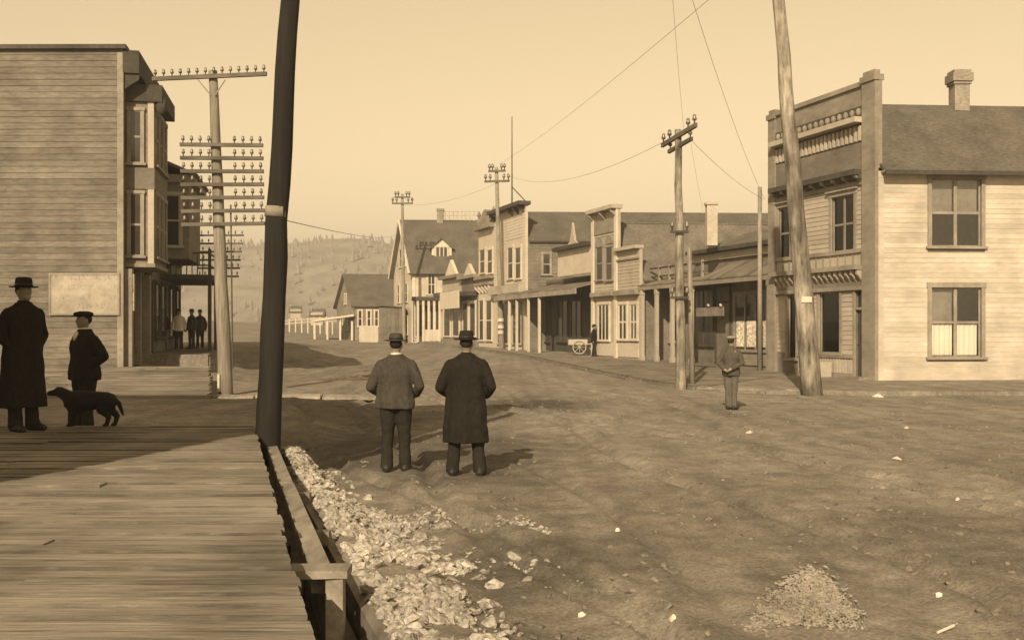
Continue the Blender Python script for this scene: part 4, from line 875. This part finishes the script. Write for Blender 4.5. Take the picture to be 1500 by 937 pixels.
for q in (.1, 1.6, 3.1, 4.6, 6.0): brackets(LF, [q], TOP-1.3, TOP-.76, 0, .5, trim_dark, B)
b0, b1, bn = .55, 3.6, .85; vB0 = 1.8+(485-386)/1500*33.7-.66; vB1 = 1.8+(485-150)/1500*33.7-.66
MB().fbox(LF, b0, b1, vB0, vB1, -.01, bn).build('bay', paint_mid, B)
MB().fbox(LF, b0-.12, b1+.12, vB1, vB1+.55, -.01, bn+.3).build('bay_cornice', trim_dark, B)
b = MB(); b.ellip(LF.pt(b0+.1, vB1-.05, bn+.25), (.2, .2, .35), 10, 7); b.build('scroll_bracket', trim_dark, B, True)
MB().fbox(LF, b0-.06, b1+.06, vB0-.12, vB0, -.01, bn+.07).build('bay_base', paint_tan, B)
vm = 1.8+(485-262)/1500*33.7-.66
MB().fbox(LF, b0-.05, b1+.05, vm-.35, vm+.35, .0, bn+.05).build('bay_spandrel', paint_mid, B)
MB().fbox(LF, b0-.04, b0+.1, vB0, vB1, bn-.16, bn+.03).build('bay_corner_post', paint_white_y, B)
CK = Face(LF.pt(b0, 0, 0).xy, LF.pt(b0, 0, bn).xy, .66, (0, -1)); window(CK, .12, .5, vm+.5, vB1-.3, B, m=trim_mid, casing=.08); window(CK, .12, .5, vB0+.25, vm-.5, B, m=trim_mid, casing=.08)
BF = LF.shifted(bn); 
for k in range(3):
    for (lo_, hi_) in ((vm+.5, vB1-.3), (vB0+.25, vm-.5)): window(BF, b0+.3+k*.95, b0+.3+k*.95+.6, lo_, hi_, B, m=trim_mid)
for q in (.2, 1.9, 4.0): 
    MB().fbox(LF, q, q+.35, 0, vB0-.2, .0, .25).build('pilaster', paint_tan, B)
for q in (.75, 2.45, 4.6): window(LF, q, q+.95, .5, 3.3, B, cols=1, rows=1, m=trim_dark)
door(LF, 5.65, 6.1, 0.3, 3.0, B, trim_dark, trim_dark)
pb_ = LF.shifted(.27); tag(MB().fbox(pb_, .22, .53, 1.8, 3.0, 0, .02).build('poster', poster_m), 'narrow faded poster on the shaded pilaster under the bay windows', 'poster')
bs = thing('painted_signboard', 'pale painted notice board with unreadable rows on weathered store side wall', 'sign', S.pt(S.U(125), S.V(125, 461), .05))
u0, u1 = S.U(174), S.U(76); va_, vb_ = S.V(125, 459), S.V(125, 403)
MB().fbox(S, u0, u1, va_, vb_, .03, .07).build('board', board_m, bs)
b = MB(); k = .06; b.fbox(S, u0-k, u0, va_-k, vb_+k, .03, .095); b.fbox(S, u1, u1+k, va_-k, vb_+k, .03, .095); b.fbox(S, u0, u1, vb_, vb_+k, .03, .09); b.fbox(S, u0, u1, va_-k, va_, .03, .09); b.build('frame', trim_mid, bs)
# L2 with balcony
B = thing('balcony_house', 'shaded two-storey house with sloping roof and balcony over the raised walk', 'building', (-17, 43, .9))
l0, l1 = 6.25, 15.5; zt = 7.5; rt = 9.6
MB().fbox(LF, 7.4, 11.6, 4.0, zt-.5, -.01, 1.25).build('oriel', paint_mid, B); MB().fbox(LF, 7.2, 11.8, zt-.5, zt-.2, -.01, 1.5).build('oriel_cornice', paint_tan, B)
MB().slab([LF.pt(7.1, zt-.18, 1.6), LF.pt(11.9, zt-.18, 1.6), LF.pt(11.9, zt+1.0, -1.2), LF.pt(7.1, zt+1.0, -1.2)], .12).build('oriel_roof', shingle, B)
OC = Face(LF.pt(7.4, 0, 0).xy, LF.pt(7.4, 0, 1.25).xy, LF.z0, (0, -1)); window(OC, .35, .9, 4.5, 6.5, B, m=paint_white_y, casing=.1)
MB().prism([LF.pt(l0, -.4), LF.pt(l0, zt), LF.pt(l0, rt, -4), LF.pt(l0, zt, -8), LF.pt(l0, -.4, -8)], Vector((LD.x, LD.y, 0))*(l1-l0)).build('wall', paint_mid, B)
MB().slab([LF.pt(l0-.2, zt-.1, .5), LF.pt(l1+.2, zt-.1, .5), LF.pt(l1+.2, rt+.12, -4), LF.pt(l0-.2, rt+.12, -4)], .15).build('roof', shingle, B); MB().slab([LF.pt(l0-.2, zt-.1, -8.4), LF.pt(l1+.2, zt-.1, -8.4), LF.pt(l1+.2, rt+.12, -4), LF.pt(l0-.2, rt+.12, -4)], .15).build('roof_slope', shingle, B)
MB().fbox(LF, l0, l1, zt-.45, zt-.15, .0, .35).build('cornice', paint_tan, B)
for q in (12.2, 14): window(LF, q, q+.8, 4.2, 6.1, B, m=paint_white_y, casing=.12)
for q in (6.9, 8.6, 11.2, 13.4): window(LF, q, q+1.1, .9, 3.0, B, m=trim_dark, rows=1)
bal = MB().fbox(LF, 8.6, 14.5, 3.25, 3.45, .01, 2.0).build('balcony', trim_dark, B)
for q in (8.65, 11.5, 14.4): MB().fbox(LF, q, q+.14, .3, 3.249, 1.84, 1.98).build('balcony_post', trim_dark, B); MB().fbox(LF, q, q+.12, 3.451, 4.5, 1.85, 1.97).build('rail_post', trim_dark, B)
for z in (3.8, 4.3): MB().fbox(LF, 8.79, 14.4, z, z+.06, 1.88, 1.94).build('rail', trim_dark, B); MB().fbox(LF, 8.66, 8.72, z, z+.06, .02, 1.849).build('rail', trim_dark, B)
for i in range(8): MB().fbox(LF, 8.67, 8.71, 3.451, 4.299, .15+.21*i, .19+.21*i).build('baluster', trim_dark, B)
# plank crossing
pc = thing('plank_crossing', 'long pale plank walk laid across the dirt between the left pole and the standing men', 'crossing', P(430, 583, 27.4))
for i, (pa, pb) in enumerate(((250, 372), (374, 470), (472, 562))):
    for j in range(2):
        a, b2 = P(pa, 583, 26.6+.42*j), P(pb, 583, 26.6+.42*j); z = .10+.02*(i % 2)
        MB().box(a.x, b2.x-.02, a.y, a.y+.38, z-.08, z+.01*j).build('plank', beam_pale, pc)

# ------------------------------------------------------------------ poles
insm = MB().lathe(0, 0, [(.014, -.02), (.014, .06), (.038, .065), (.045, .10), (.028, .13), (.035, .16), (.008, .18)], 8).mesh('insulator', porcelain, Vector((0, 0, 0)), True)
def insulator(parent, pos, s=1.0):
    o = bpy.data.objects.new('insulator', insm); col.objects.link(o); place(o, pos, parent); o.scale = (s, s, s); return o
def pole(name, label, base, top, r0, r1, m, bury=.5, group=None):
    base = Vector(base); top = Vector(top); T = thing(name, label, 'pole', base, group); d = top-base; n = 14; pts = []
    for i in range(n+1):
        p = base-d.normalized()*bury*(1 if i == 0 else 0)+d*(i/n); p += Vector((noise.noise((i*.5, base.x, 1)), noise.noise((i*.5, base.y, 2)), 0))*.03; pts.append(p)
    MB().tube(pts, [r0+(r1-r0)*i/n+.008*noise.noise((i*.9, base.x, 5)) for i in range(n+1)], 14).build('shaft', m, T, True); return T
def arm(T, ctr, ax, L, pins, h=.11, m=None, skip=.28, s=1.0, one=None):
    ax = Vector(ax).normalized(); ctr = Vector(ctr); pr = Vector((-ax.y, ax.x, 0))*.05; a = ctr-ax*L/2 if one != 1 else ctr; b2 = ctr+ax*L/2 if one != -1 else ctr; up = Vector((0, 0, h))
    A = MB().hexa([a-pr, b2-pr, b2+pr, a+pr, a-pr+up, b2-pr+up, b2+pr+up, a+pr+up]).build('crossarm', m or arm_m, T)
    for i in range(pins):
        t = -L/2+.08+(L-.16)*i/(pins-1) if pins > 1 else 0
        if abs(t) < skip: continue
        insulator(A, ctr+ax*t+up, s)
    return A
# dark pole rising out of the frame
pb = Vector((-2.93, 12.15, .0)); pt_ = P(426, -60, 12.15)
T = pole('tarred_pole', 'thick near-black pole with one white painted band at the boardwalk end', pb, pt_, .152, .108, pole_dark)
k = P(404, 318, 12.15); k2 = P(405, 303, 12.15); MB().tube([k, k2], [.134, .1325], 16).build('white_band', trim_mid, T, True)
# telegraph pole with many arms
Yt = 29.0; base = P(331, 577, Yt); top = P(312, 104, Yt)
T = pole('telegraph_pole', 'tall telegraph pole carrying one wide top arm and seven stacked shorter arms', (base.x, base.y, -.1), top, .21, .12, pole_m)
ct = P(307, 115, Yt-.17); arm(T, ct, (1, 0, .045), 3.22, 14, s=1.15, skip=.1)
for i in range(7):
    ct = P(324.5+.4*i, 215+19.3*i, Yt-.2); arm(T, ct, (1, 0, -.01+.004*i), 2.33, 10, s=1.15, h=.10)
for s_ in (-1, 1): MB().tube([P(312+s_*3, 140, Yt-.13), P(310+s_*20, 117, Yt-.18)], .018, 6).build('arm_brace', trim_mid, T)
MB().tube([P(338, 300, Yt-.12), P(341, 540, Yt-.16)], .022, 6).build('conduit', trim_dark, T)
MB().box(P(322, 0, Yt).x, P(325, 0, Yt).x, Yt-.25, Yt-.2, .1, .6).build('base_guard', white, T)
Yt2 = 52; base = P(324, 512, Yt2); T = pole('far_telegraph_pole', 'second telegraph pole half hidden behind the many-armed one, with faint lower arms', (base.x, base.y, .6), P(320, 330, Yt2), .17, .12, pole_m)
for i in range(6): arm(T, P(320, 346+12*i, Yt2-.2), (1, 0, 0), 2.55-.1*i, 8, s=1.1, h=.09)
# right hand poles
base = Vector((5.17, 31.3, .05)); T = pole('crossarm_pole', 'straight weathered pole with foreshortened top arm at kerb before low store', base, P(993, 190, 31.3), .16, .10, pole_pale)
c0 = P(993, 203, 31.3); arm(T, c0+Vector((0, -.15, 0)), (.55, -1, .24), 1.7, 6, s=1.6, h=.13); arm(T, c0+Vector((.05, -.1, -.28)), (.5, -1, .2), 1.2, 4, s=1.5)
for dz in (-1.9, -3.9):
    A = MB().box(c0.x-.25, c0.x+.3, c0.y-.22, c0.y-.12, c0.z+dz-1.0, c0.z+dz-.93).build('bracket_arm', trim_dark, T)
    for q in (-.2, .25): insulator(A, (c0.x+q, c0.y-.17, c0.z+dz-.93), 1.6)
tag(MB().tube([(5.62, 31.9, 0), (5.5, 31.75, 4.4)], [.09, .07], 10).build('stub_post', pole_m, None, True), 'short second post standing close behind the straight kerb pole', 'post')
base = Vector((ray(1190)*28.7, 28.7, -.05)); T = pole('leaning_pole', 'thick rough pale pole leaning left before the corner store, top out of frame', base, P(1136, -55, 28.7), .29, .15, pole_pale)
k = P(1183, 440, 28.4); tag(MB().hexa([(k.x-.16, k.y+.02, k.z-.05), (k.x+.12, k.y-.0, k.z-.05), (k.x+.12, k.y+.02, k.z-.05), (k.x-.16, k.y+.04, k.z-.05), (k.x-.16, k.y+.02, k.z+.11), (k.x+.12, k.y, k.z+.11), (k.x+.12, k.y+.02, k.z+.11), (k.x-.16, k.y+.04, k.z+.11)]).build('notice', paper), 'small white notice nailed to the thick leaning pole', 'notice')
base = P(735, 515, 70); T = pole('far_pole', 'tall slim pole with two short arms standing before the big hall', base, P(727, 245, 70), .19, .12, trim_mid)
for py, L in ((252, 1.2), (267, 1.75)): arm(T, P(728, py, 69.8), (1, -.2, 0), L, 6, s=2.4, h=.14)
for py in (466, 476, 484): MB().tube([P(733.5, py, 69.95), P(733.5, py+5, 69.95)], .215, 12).build('paper_band', white, T)
base = P(592, 500, 92); T = pole('distant_pole', 'slim distant pole whose twin arms show above the dormered house gable', base, P(589, 284, 92), .17, .12, trim_mid)
for py, L in ((290, 1.4), (299, 1.9)): arm(T, P(589.5, py, 91.8), (1, 0, 0), L, 6, s=2.6, h=.14)
base = F1.pt(F1.len+.5, -.1, .2); tag(MB().tube([base, base+Vector((0, 0, 7.4))], [.10, .08], 10).build('thin_post', trim_mid, None, True), 'slender upright post at the left end of the corner store front', 'post')

# wires
def wire(a, b2, sag, label, r=.012):
    r *= .45
    a = Vector(a); b2 = Vector(b2); pts = [a+(b2-a)*(i/20)-Vector((0, 0, sag*4*(i/20)*(1-i/20))) for i in range(21)]
    tag(MB().tube(pts, r, 5).build('wire', wire_m, None, True, origin=a), label, 'wire')
hub = P(1003, 20, 24)
wire(P(984, -20, 22), P(1002, 195, 31.2), .1, 'steep wire dropping onto the kerb pole top arm', .008)
wire(P(1008, -20, 23), P(1120, 292, 40), .3, 'long wire slanting down towards the slender post by the corner store')
wire(P(1012, 205, 31.2), P(1118, 292, 40), .15, 'short wire from the kerb pole arm to the corner store post')
wire(P(978, 205, 31.2), P(738, 254, 69.8), .9, 'sagging wire between the kerb pole and the pole before the hall', .014)
wire(P(1066, -24, 22), P(732, 240, 69.8), .25, 'high straight wire slanting down to the pole before the hall', .012)
wire(P(402, 319, 12.2), P(586, 340, 92), .35, 'wire running from the dark pole to the dormered house gable', .012)
wire(P(1012, 210, 31.2), P(1030, 310, 44), .1, 'thin drop wire from the kerb pole to the low store chimney', .008)
wire(P(728, 268, 69.8), P(590, 300, 91.8), .5, 'far wire linking the hall pole and the distant pole', .016)

# ------------------------------------------------------------------ people
ctex = bpy.data.textures.new('wrinkle', 'CLOUDS'); ctex.noise_scale = .17; ctex.noise_depth = 2
def remesh(o, vox, smooth=4, wrinkle=0):
    m = o.modifiers.new('r', 'REMESH'); m.mode = 'VOXEL'; m.voxel_size = vox; m.use_smooth_shade = True
    s = o.modifiers.new('s', 'SMOOTH'); s.factor = .5; s.iterations = smooth
    if wrinkle:
        d = o.modifiers.new('d', 'DISPLACE'); d.texture = ctex; d.strength = wrinkle; d.mid_level = .5; d.texture_coords = 'LOCAL'
    return o
def person(label, loc, rz, hgt, pose, coat, coat_m, trouser_m, hat, hat_m=None, collar=False, vox=.011, detail=True, group=None, stance=.11, hem=.84, flare=1.0, lean=0.0, stride=0.0, skirt=False, bulk=1.0):
    s = hgt/1.75; M = lambda p: Vector(p)
    body = MB()
    hip = .93; hx = .09
    fl_ = {}
    for sd in (-1, 1):
        ft = (sd*stance, sd*stride, .0); kn = (sd*(stance+hx)/2, sd*stride*.5-.015, .50); hp = (sd*hx, 0, hip)
        body.chain([hp, kn, (ft[0], ft[1]+.01, .09)], [.085, .055, .04]); body.chain([(ft[0], ft[1]+.02, .05), (ft[0]*1.15, ft[1]-.17, .035)], [.045, .035])
        fl_[sd] = (hp, kn, ft)
    body.loft([(0, 0, .86, .14, .10), (0, 0, .95, .165, .115), (0, .0, 1.08, .14, .10), (0, lean*.3, 1.25, .165, .115), (0, lean*.6, 1.38, .185, .11), (0, lean*.8, 1.45, .13, .085), (0, lean, 1.49, .06, .06)], 20)
    nk = (0, lean, 1.46); hd = (0, lean-.02, 1.635); body.chain([nk, (0, lean-.01, 1.57)], [.058, .052])
    body.ellip(hd, (.074, .093, .118), 18, 12); body.ellip((0, lean-.075, 1.575), (.045, .04, .045)); body.ellip((0, lean-.118, 1.625), (.015, .022, .026), 8, 6)
    for sd in (-1, 1):
        body.ellip((sd*.077, lean-.01, 1.63), (.012, .025, .035), 8, 6); body.ellip((sd*.03, lean-.100, 1.660), (.016, .014, .010), 8, 6)
    body.ellip((0, lean-.103, 1.585), (.026, .014, .010), 8, 5)
    arms = {}
    for sd in (-1, 1):
        sh = Vector((sd*.178*(.5+.5*bulk), lean*.7, 1.375)); el, wr = pose[sd]; el = Vector(el); wr = Vector(wr); d = (wr-el).normalized(); arms[sd] = (sh, el, wr)
        body.chain([sh, el, wr], [.058, .045, .030]); pc_ = wr+d*.045
        side = Vector((0, 0, 1)).cross(d); side = side.normalized() if side.length > .2 else Vector((0, -1, 0)); inn = d.cross(side).normalized()
        body.chain([wr+side*.0, wr+d*.08], [.030, .034])
        for i, (L_, o_) in enumerate(((.068, -.030), (.080, -.010), (.075, .010), (.058, .029))):
            p0 = wr+d*.085+side*o_; p1 = p0+d*L_*.55; p2 = p1+(d*.6+inn*(-sd if abs(inn.x) > .5 else 1)*.5).normalized()*L_*.5; body.chain([p0, p1, p2], [.010, .0095, .008], 8)
        p0 = wr+d*.03-side*.032; p1 = p0+(d*.6-side*.8).normalized()*.045; body.chain([p0, p1, p1+d*.035], [.012, .011, .009], 8)
    def fin(mb, name, m, parent, v=None, smo=4, wr_=0):
        c0, s0 = math.cos(rz), math.sin(rz)
        for i, p in enumerate(mb.v):
            p = p*s; mb.v[i] = Vector((loc[0]+p.x*c0-p.y*s0, loc[1]+p.x*s0+p.y*c0, loc[2]+p.z))
        o = mb.build(name, m, parent, True, origin=loc)
        if v: remesh(o, v, smo, wr_)
        return o
    O = fin(body, 'person', skin, None, vox); O['label'] = label; O['category'] = 'person'
    if group: O['group'] = group
    # trousers
    t = MB()
    for sd in (-1, 1):
        hp, kn, ft = fl_[sd]; kn2 = (kn[0], kn[1], kn[2]); t.chain([hp, kn2], [.112*bulk, .076*(.5+.5*bulk)], 16); t.tube([(kn2[0], kn2[1], kn2[2]+.03), (kn2[0]*.6+ft[0]*.4, kn2[1]*.6+ft[1]*.4, .34), (ft[0], ft[1]-.005, .13), (ft[0]*1.02, ft[1]-.02, .055)], [.075*(.5+.5*bulk), .070*(.5+.5*bulk), .071*(.5+.5*bulk), .078*(.5+.5*bulk)], 16)
    t.loft([(0, 0, .84, .17, .125), (0, 0, .95, .19, .14), (0, 0, 1.04, .175, .13)], 20)
    if skirt:
        t = MB(); t.loft([(0, 0, .05, .30, .28), (0, 0, .4, .24, .22), (0, 0, .8, .18, .16), (0, 0, 1.05, .15, .12)], 28, lambda q, th: .05*(1-q)*math.sin(th*7))
        fin(t, 'skirt', trouser_m, O)
    else: fin(t, 'trousers', trouser_m, O, vox*1.1, 3, .030)
    for sd in (-1, 1):
        hp, kn, ft = fl_[sd]; q = MB(); q.chain([(ft[0], ft[1]+.035, .052), (ft[0]*1.1, ft[1]-.08, .05), (ft[0]*1.22, ft[1]-.19, .035)], [.058, .056, .042], 12); q.chain([(ft[0], ft[1]+.02, .06), (ft[0], ft[1]+.01, .16)], [.05, .055]); fin(q, 'boot', leather, O, vox, 3)
    # coat with sleeves
    k = MB(); hz = hem; fa = flare
    def fold(q, th): return (.05*math.sin(th*5+1.3)+.035*math.sin(th*9+.4))*(1-q)**1.2*fa
    k.loft([(x_, y_, z_, rx_*bulk, ry_*(.5+.5*bulk)) for x_, y_, z_, rx_, ry_ in [(0, 0, hz, .205*(.86+.25*fa*(1 if hz < .7 else .5)), .165*(.9+.2*fa*(1 if hz < .7 else .5))), (0, 0, hz+(1.0-hz)*.5, .215*(1+.08*(fa-1)), .165), (0, 0, 1.02, .195, .148), (0, 0, 1.12, .185, .14), (0, lean*.3, 1.25, .205, .148), (0, lean*.6, 1.34, .205, .14), (0, lean*.75, 1.425, .145, .105), (0, lean*.85, 1.475, .10, .085), (0, lean*.9, 1.515, .078, .078)]], 36, fold)
    for sd in (-1, 1):
        sh, el, wr = arms[sd]; k.chain([(sd*.05, lean*.8, 1.465), sh], [.055, .062], 14); k.chain([sh, el, wr+(el-wr).normalized()*.01], [.068*(.4+.6*bulk), .060*(.4+.6*bulk), .052*(.4+.6*bulk)], 14)
    fin(k, coat, coat_m, O, vox*1.05, 3, .024)
    if False:
        b_ = MB(); b_.fbox(Face((-.16, .158), (.16, .158), 0, (0, 1)), 0, .32, 1.0, 1.05, -.03, .008); fin(b_, 'back_belt', coat_m, O)
    cl = MB(); cl.loft([(0, lean-.005, 1.495, .072, .074), (0, lean-.005, 1.535, .066, .068)], 20); fin(cl, 'collar', linen if collar else coat_m, O)
    if collar:
        sf = MB(); sf.ellip((0, -.118, 1.40), (.045, .05, .085), 12, 8); fin(sf, 'shirt_front', linen, O)
    # hair and hat
    hr = MB(); hr.ellip((0, lean+.012, 1.66), (.079, .092, .088), 16, 9); fin(hr, 'hair', wool_dark, O)
    hb = MB(); hy = lean-.01
    if hat == 'cap':
        hb.loft([(0, hy, 1.695, .088, .105), (0, hy-.01, 1.72, .125, .14), (0, hy-.005, 1.75, .115, .125), (0, hy, 1.768, .05, .06)], 22); o = fin(hb, 'cap', hat_m or felt, O)
        pk = MB(); pk.loft([(0, hy-.11, 1.694, .075, .06), (0, hy-.11, 1.704, .075, .06)], 18); fin(pk, 'cap_peak', hat_m or felt, o)
    elif hat:
        br, ch_, cw = hat; z0 = 1.685
        hb.loft([(0, hy, z0, .088, .104), (0, hy, z0+.004, br*.96, br*1.02), (0, hy, z0+.016, br, br*1.06), (0, hy, z0+.02, .092, .108), (0, hy, z0+ch_*.55, .088*cw, .104*cw), (0, hy, z0+ch_*.92, .080*cw, .095*cw), (0, hy, z0+ch_, .055, .065)], 26)
        o = fin(hb, 'hat', hat_m or felt, O); bd = MB(); bd.loft([(0, hy, z0+.021, .0945, .1105), (0, hy, z0+.05, .093, .109)], 24); fin(bd, 'hat_band', leather, o)
    return O
POCK = {1: ((.29, .05, 1.13), (.165, -.03, .98)), -1: ((-.29, .05, 1.13), (-.165, -.03, .98))}
AKIM = {1: ((.325, .03, 1.10), (.245, -.15, 1.02)), -1: ((-.315, .05, 1.11), (-.24, -.14, 1.0))}
HANG = {1: ((.27, .02, 1.12), (.265, -.06, .88)), -1: ((-.27, .02, 1.12), (-.265, -.06, .88))}
BEHD = {1: ((.30, .08, 1.13), (.10, .20, .98)), -1: ((-.30, .08, 1.13), (-.10, .21, 1.0))}
def gp(px, py, z=None):
    Y = 1.8*FPX/(py-HY)
    for _ in range(6):
        X = ray(px)*Y; zz = ground_z(X, Y) if z is None else z; Y = (H-zz)*FPX/(py-HY)
    X = ray(px)*Y; return Vector((X, Y, ground_z(X, Y) if z is None else z))
person('person seen from behind in grey jacket and dark trousers, hands forward, light-banded hat', gp(580, 691), R(180), 1.735, AKIM, 'jacket', wool_grey, wool_dark, (.155, .105, 1.0), hat_m=wool_grey, collar=True, hem=.82, stance=.12, vox=.010, bulk=1.17)
person('person seen from behind in long black knee-length overcoat and dark hat', gp(683, 697), R(180), 1.755, AKIM, 'overcoat', wool_black, wool_dark, (.165, .12, 1.02), hem=.42, stance=.17, vox=.010, flare=1.05, bulk=1.22)
person('person in brown jacket standing in the road by the low store, face turned left', gp(1071, 600), R(150), 1.68, BEHD, 'jacket', wool_brown, mat('striped_trousers', .10, sc=(60, 60, 1), var=.4, rnd=0, bump=.2), 'cap', hat_m=mat('light_cap', .22, rnd=0), hem=.82, stance=.07, vox=.013)
person('small dark figure walking on the far wooden pavement before the tall narrow shop', P(870, 523, 55.5), R(60), 1.74, HANG, 'jacket', wool_black, wool_dark, (.15, .11, 1), hem=.78, stance=.08, vox=.016, stride=.12)
person('tall shaded person at the left edge in long dark coat and broad hat', Vector((ray(34)*12.35, 12.35, BZ)), R(60), 1.79, POCK, 'overcoat', wool_black, wool_dark, (.16, .125, 1.02), hem=.28, stance=.11, vox=.011, flare=1.35, bulk=1.2)
pe = Vector((ray(124)*14.3, 14.3, 0)); pe.z = ground_z(pe.x, pe.y)
person('person in flat cap and dark suit with white collar, behind the black dog', pe, R(-40), 1.735, {1: ((.38, .08, 1.14), (.20, -.04, .98)), -1: ((-.36, .07, 1.13), (-.19, -.04, .98))}, 'jacket', wool_black, wool_dark, 'cap', collar=True, hem=.80, stance=.10, vox=.011, bulk=1.36)
sm_ = [(238, 450, 'dark figure under the balcony nearest the shaded store wall', wool_black, wool_dark, 0, 43), (262, 455, 'figure in a pale shirt standing under the balcony', linen, wool_dark, 20, 44.5), (281, 455, 'figure with pale jacket and dark legs under the balcony, right of the white-shirted one', wool_brown, wool_dark, -30, 45), (293, 457, 'dark figure under the balcony beside its outer post', wool_grey, wool_black, 10, 46.5)]
for px, py, lb, cm_, tm_, rr_, Y in sm_:
    person(lb, Vector((ray(px)*Y, Y, .985+(Y-36)*.004)), R(rr_), 1.72, HANG, 'jacket', cm_, tm_, (.15, .11, 1), hem=.8, vox=.02, detail=False, group='people under the balcony')

# dog
def dog(label, o, sc, rz):
    b = MB()
    def ch(p, r): b.chain([Vector(q) for q in p], [v*1.42 for v in r], 14)
    ch([(-.30, 0, .50), (-.10, 0, .485), (.14, 0, .50), (.34, 0, .50)], [.135, .145, .120, .115])
    ch([(-.30, 0, .47), (-.16, 0, .44)], [.13, .125]); ch([(-.36, 0, .55), (-.50, 0, .64), (-.56, 0, .67)], [.095, .075, .07])
    b.ellip((-.585, 0, .675), (.085, .068, .072)); ch([(-.62, 0, .655), (-.745, 0, .635)], [.048, .034]); b.ellip((-.775, 0, .648), (.016, .018, .015), 8, 6)
    for s_ in (-1, 1):
        ch([(-.56, s_*.06, .70), (-.545, s_*.085, .62)], [.026, .02])
        ch([(-.33, s_*.085, .46), (-.30, s_*.09, .30), (-.325, s_*.09, .16), (-.325, s_*.09, .04), (-.365, s_*.09, .025)], [.075, .046, .033, .027, .028])
        f = s_*.05
        ch([(.36, s_*.075, .49), (.30+f, s_*.09, .33), (.44+f, s_*.09, .20), (.40+f, s_*.09, .04), (.36+f, s_*.09, .025)], [.10, .065, .036, .028, .028])
    ch([(.44, 0, .53), (.55, 0, .44), (.60, 0, .30), (.63, 0, .22)], [.04, .032, .024, .014])
    c0, s0 = math.cos(rz), math.sin(rz)
    for i, p in enumerate(b.v): p = p*sc; b.v[i] = Vector((o.x+p.x*c0-p.y*s0, o.y+p.x*s0+p.y*c0, o.z+p.z))
    D = b.build('dog', fur, None, True, origin=o); remesh(D, .009, 3); return tag(D, label, 'dog')
dg = Vector((ray(131)*12.9, 12.9, BZ))
dog('black dog standing broadside with its muzzle at the tall person coat', dg, .66, R(4))

# ------------------------------------------------------------------ scraps on the road
scr = [(1098, 634, .16, 'white paper scrap on the road right of the brown-jacketed person'), (1313, 671, .17, 'crumpled white paper in the road on the right'), (1327, 628, .10, 'small upright pale scrap on the road towards the corner store wall'), (1285, 581, .42, 'small white heap at the foot of the corner store kerb'), (985, 915, .06, 'white chip on the near road left of the gravel heap'), (1403, 732, .06, 'tiny white chip far right on the road'), (905, 777, .06, 'tiny white pebble on the road beyond the rubble bank'), (852, 902, .06, 'tiny white chip close to the rubble bank end'), (1375, 873, .06, 'tiny white chip on the near road right of the gravel heap'), (843, 536, .6, 'white litter at the kerb before the awning store'), (1410, 577, .35, 'pale litter along the side street kerb')]
for i, (px, py, r, lb) in enumerate(scr):
    o = gp(px, py); b = MB(); n = 9; r *= .62
    top = [(o.x+r*.7*math.cos(6.283*k/n)*random.uniform(.6, 1.1), o.y+r*.7*math.sin(6.283*k/n)*random.uniform(.5, 1), o.z+random.uniform(.0, .02)+r*.14*random.random()) for k in range(n)]
    ctr = (o.x+r*.1, o.y, o.z+.02+r*.28); b.add([ctr]+top+[(p[0], p[1], o.z-.03) for p in top], [(0, 1+k, 1+(k+1) % n) for k in range(n)]+[(1+k, 1+n+k, 1+n+(k+1) % n, 1+(k+1) % n) for k in range(n)]+[tuple(range(1+n, 1+2*n))])
    tag(b.build('paper_scrap', paper), lb, 'litter')
sk = gp(1400, 925); tag(MB().tube([sk+Vector((-.13, -.05, .012)), sk+Vector((0, .03, .03)), sk+Vector((.06, .12, .015))], [.008, .01, .006], 6).build('pale_stick', paper), 'thin pale stick on the ground at bottom right', 'stick')

# ------------------------------------------------------------------ haze
hz = MB().box(-960, 960, -70, 1450, -14, 118)
hm = bpy.data.materials.new('haze_air'); hm.use_nodes = True; hn = hm.node_tree.nodes; hn.clear()
oo = hn.new('ShaderNodeOutputMaterial'); pv = hn.new('ShaderNodeVolumePrincipled'); pv.inputs['Color'].default_value = (.95, .93, .9, 1); pv.inputs['Density'].default_value = .0012; pv.inputs['Anisotropy'].default_value = .2
hm.node_tree.links.new(pv.outputs[0], oo.inputs['Volume'])
ho2 = hz.build('haze', hm); stuff(ho2)
ho2['label'] = 'thin pale haze over the street and the hill'; ho2['category'] = 'haze'
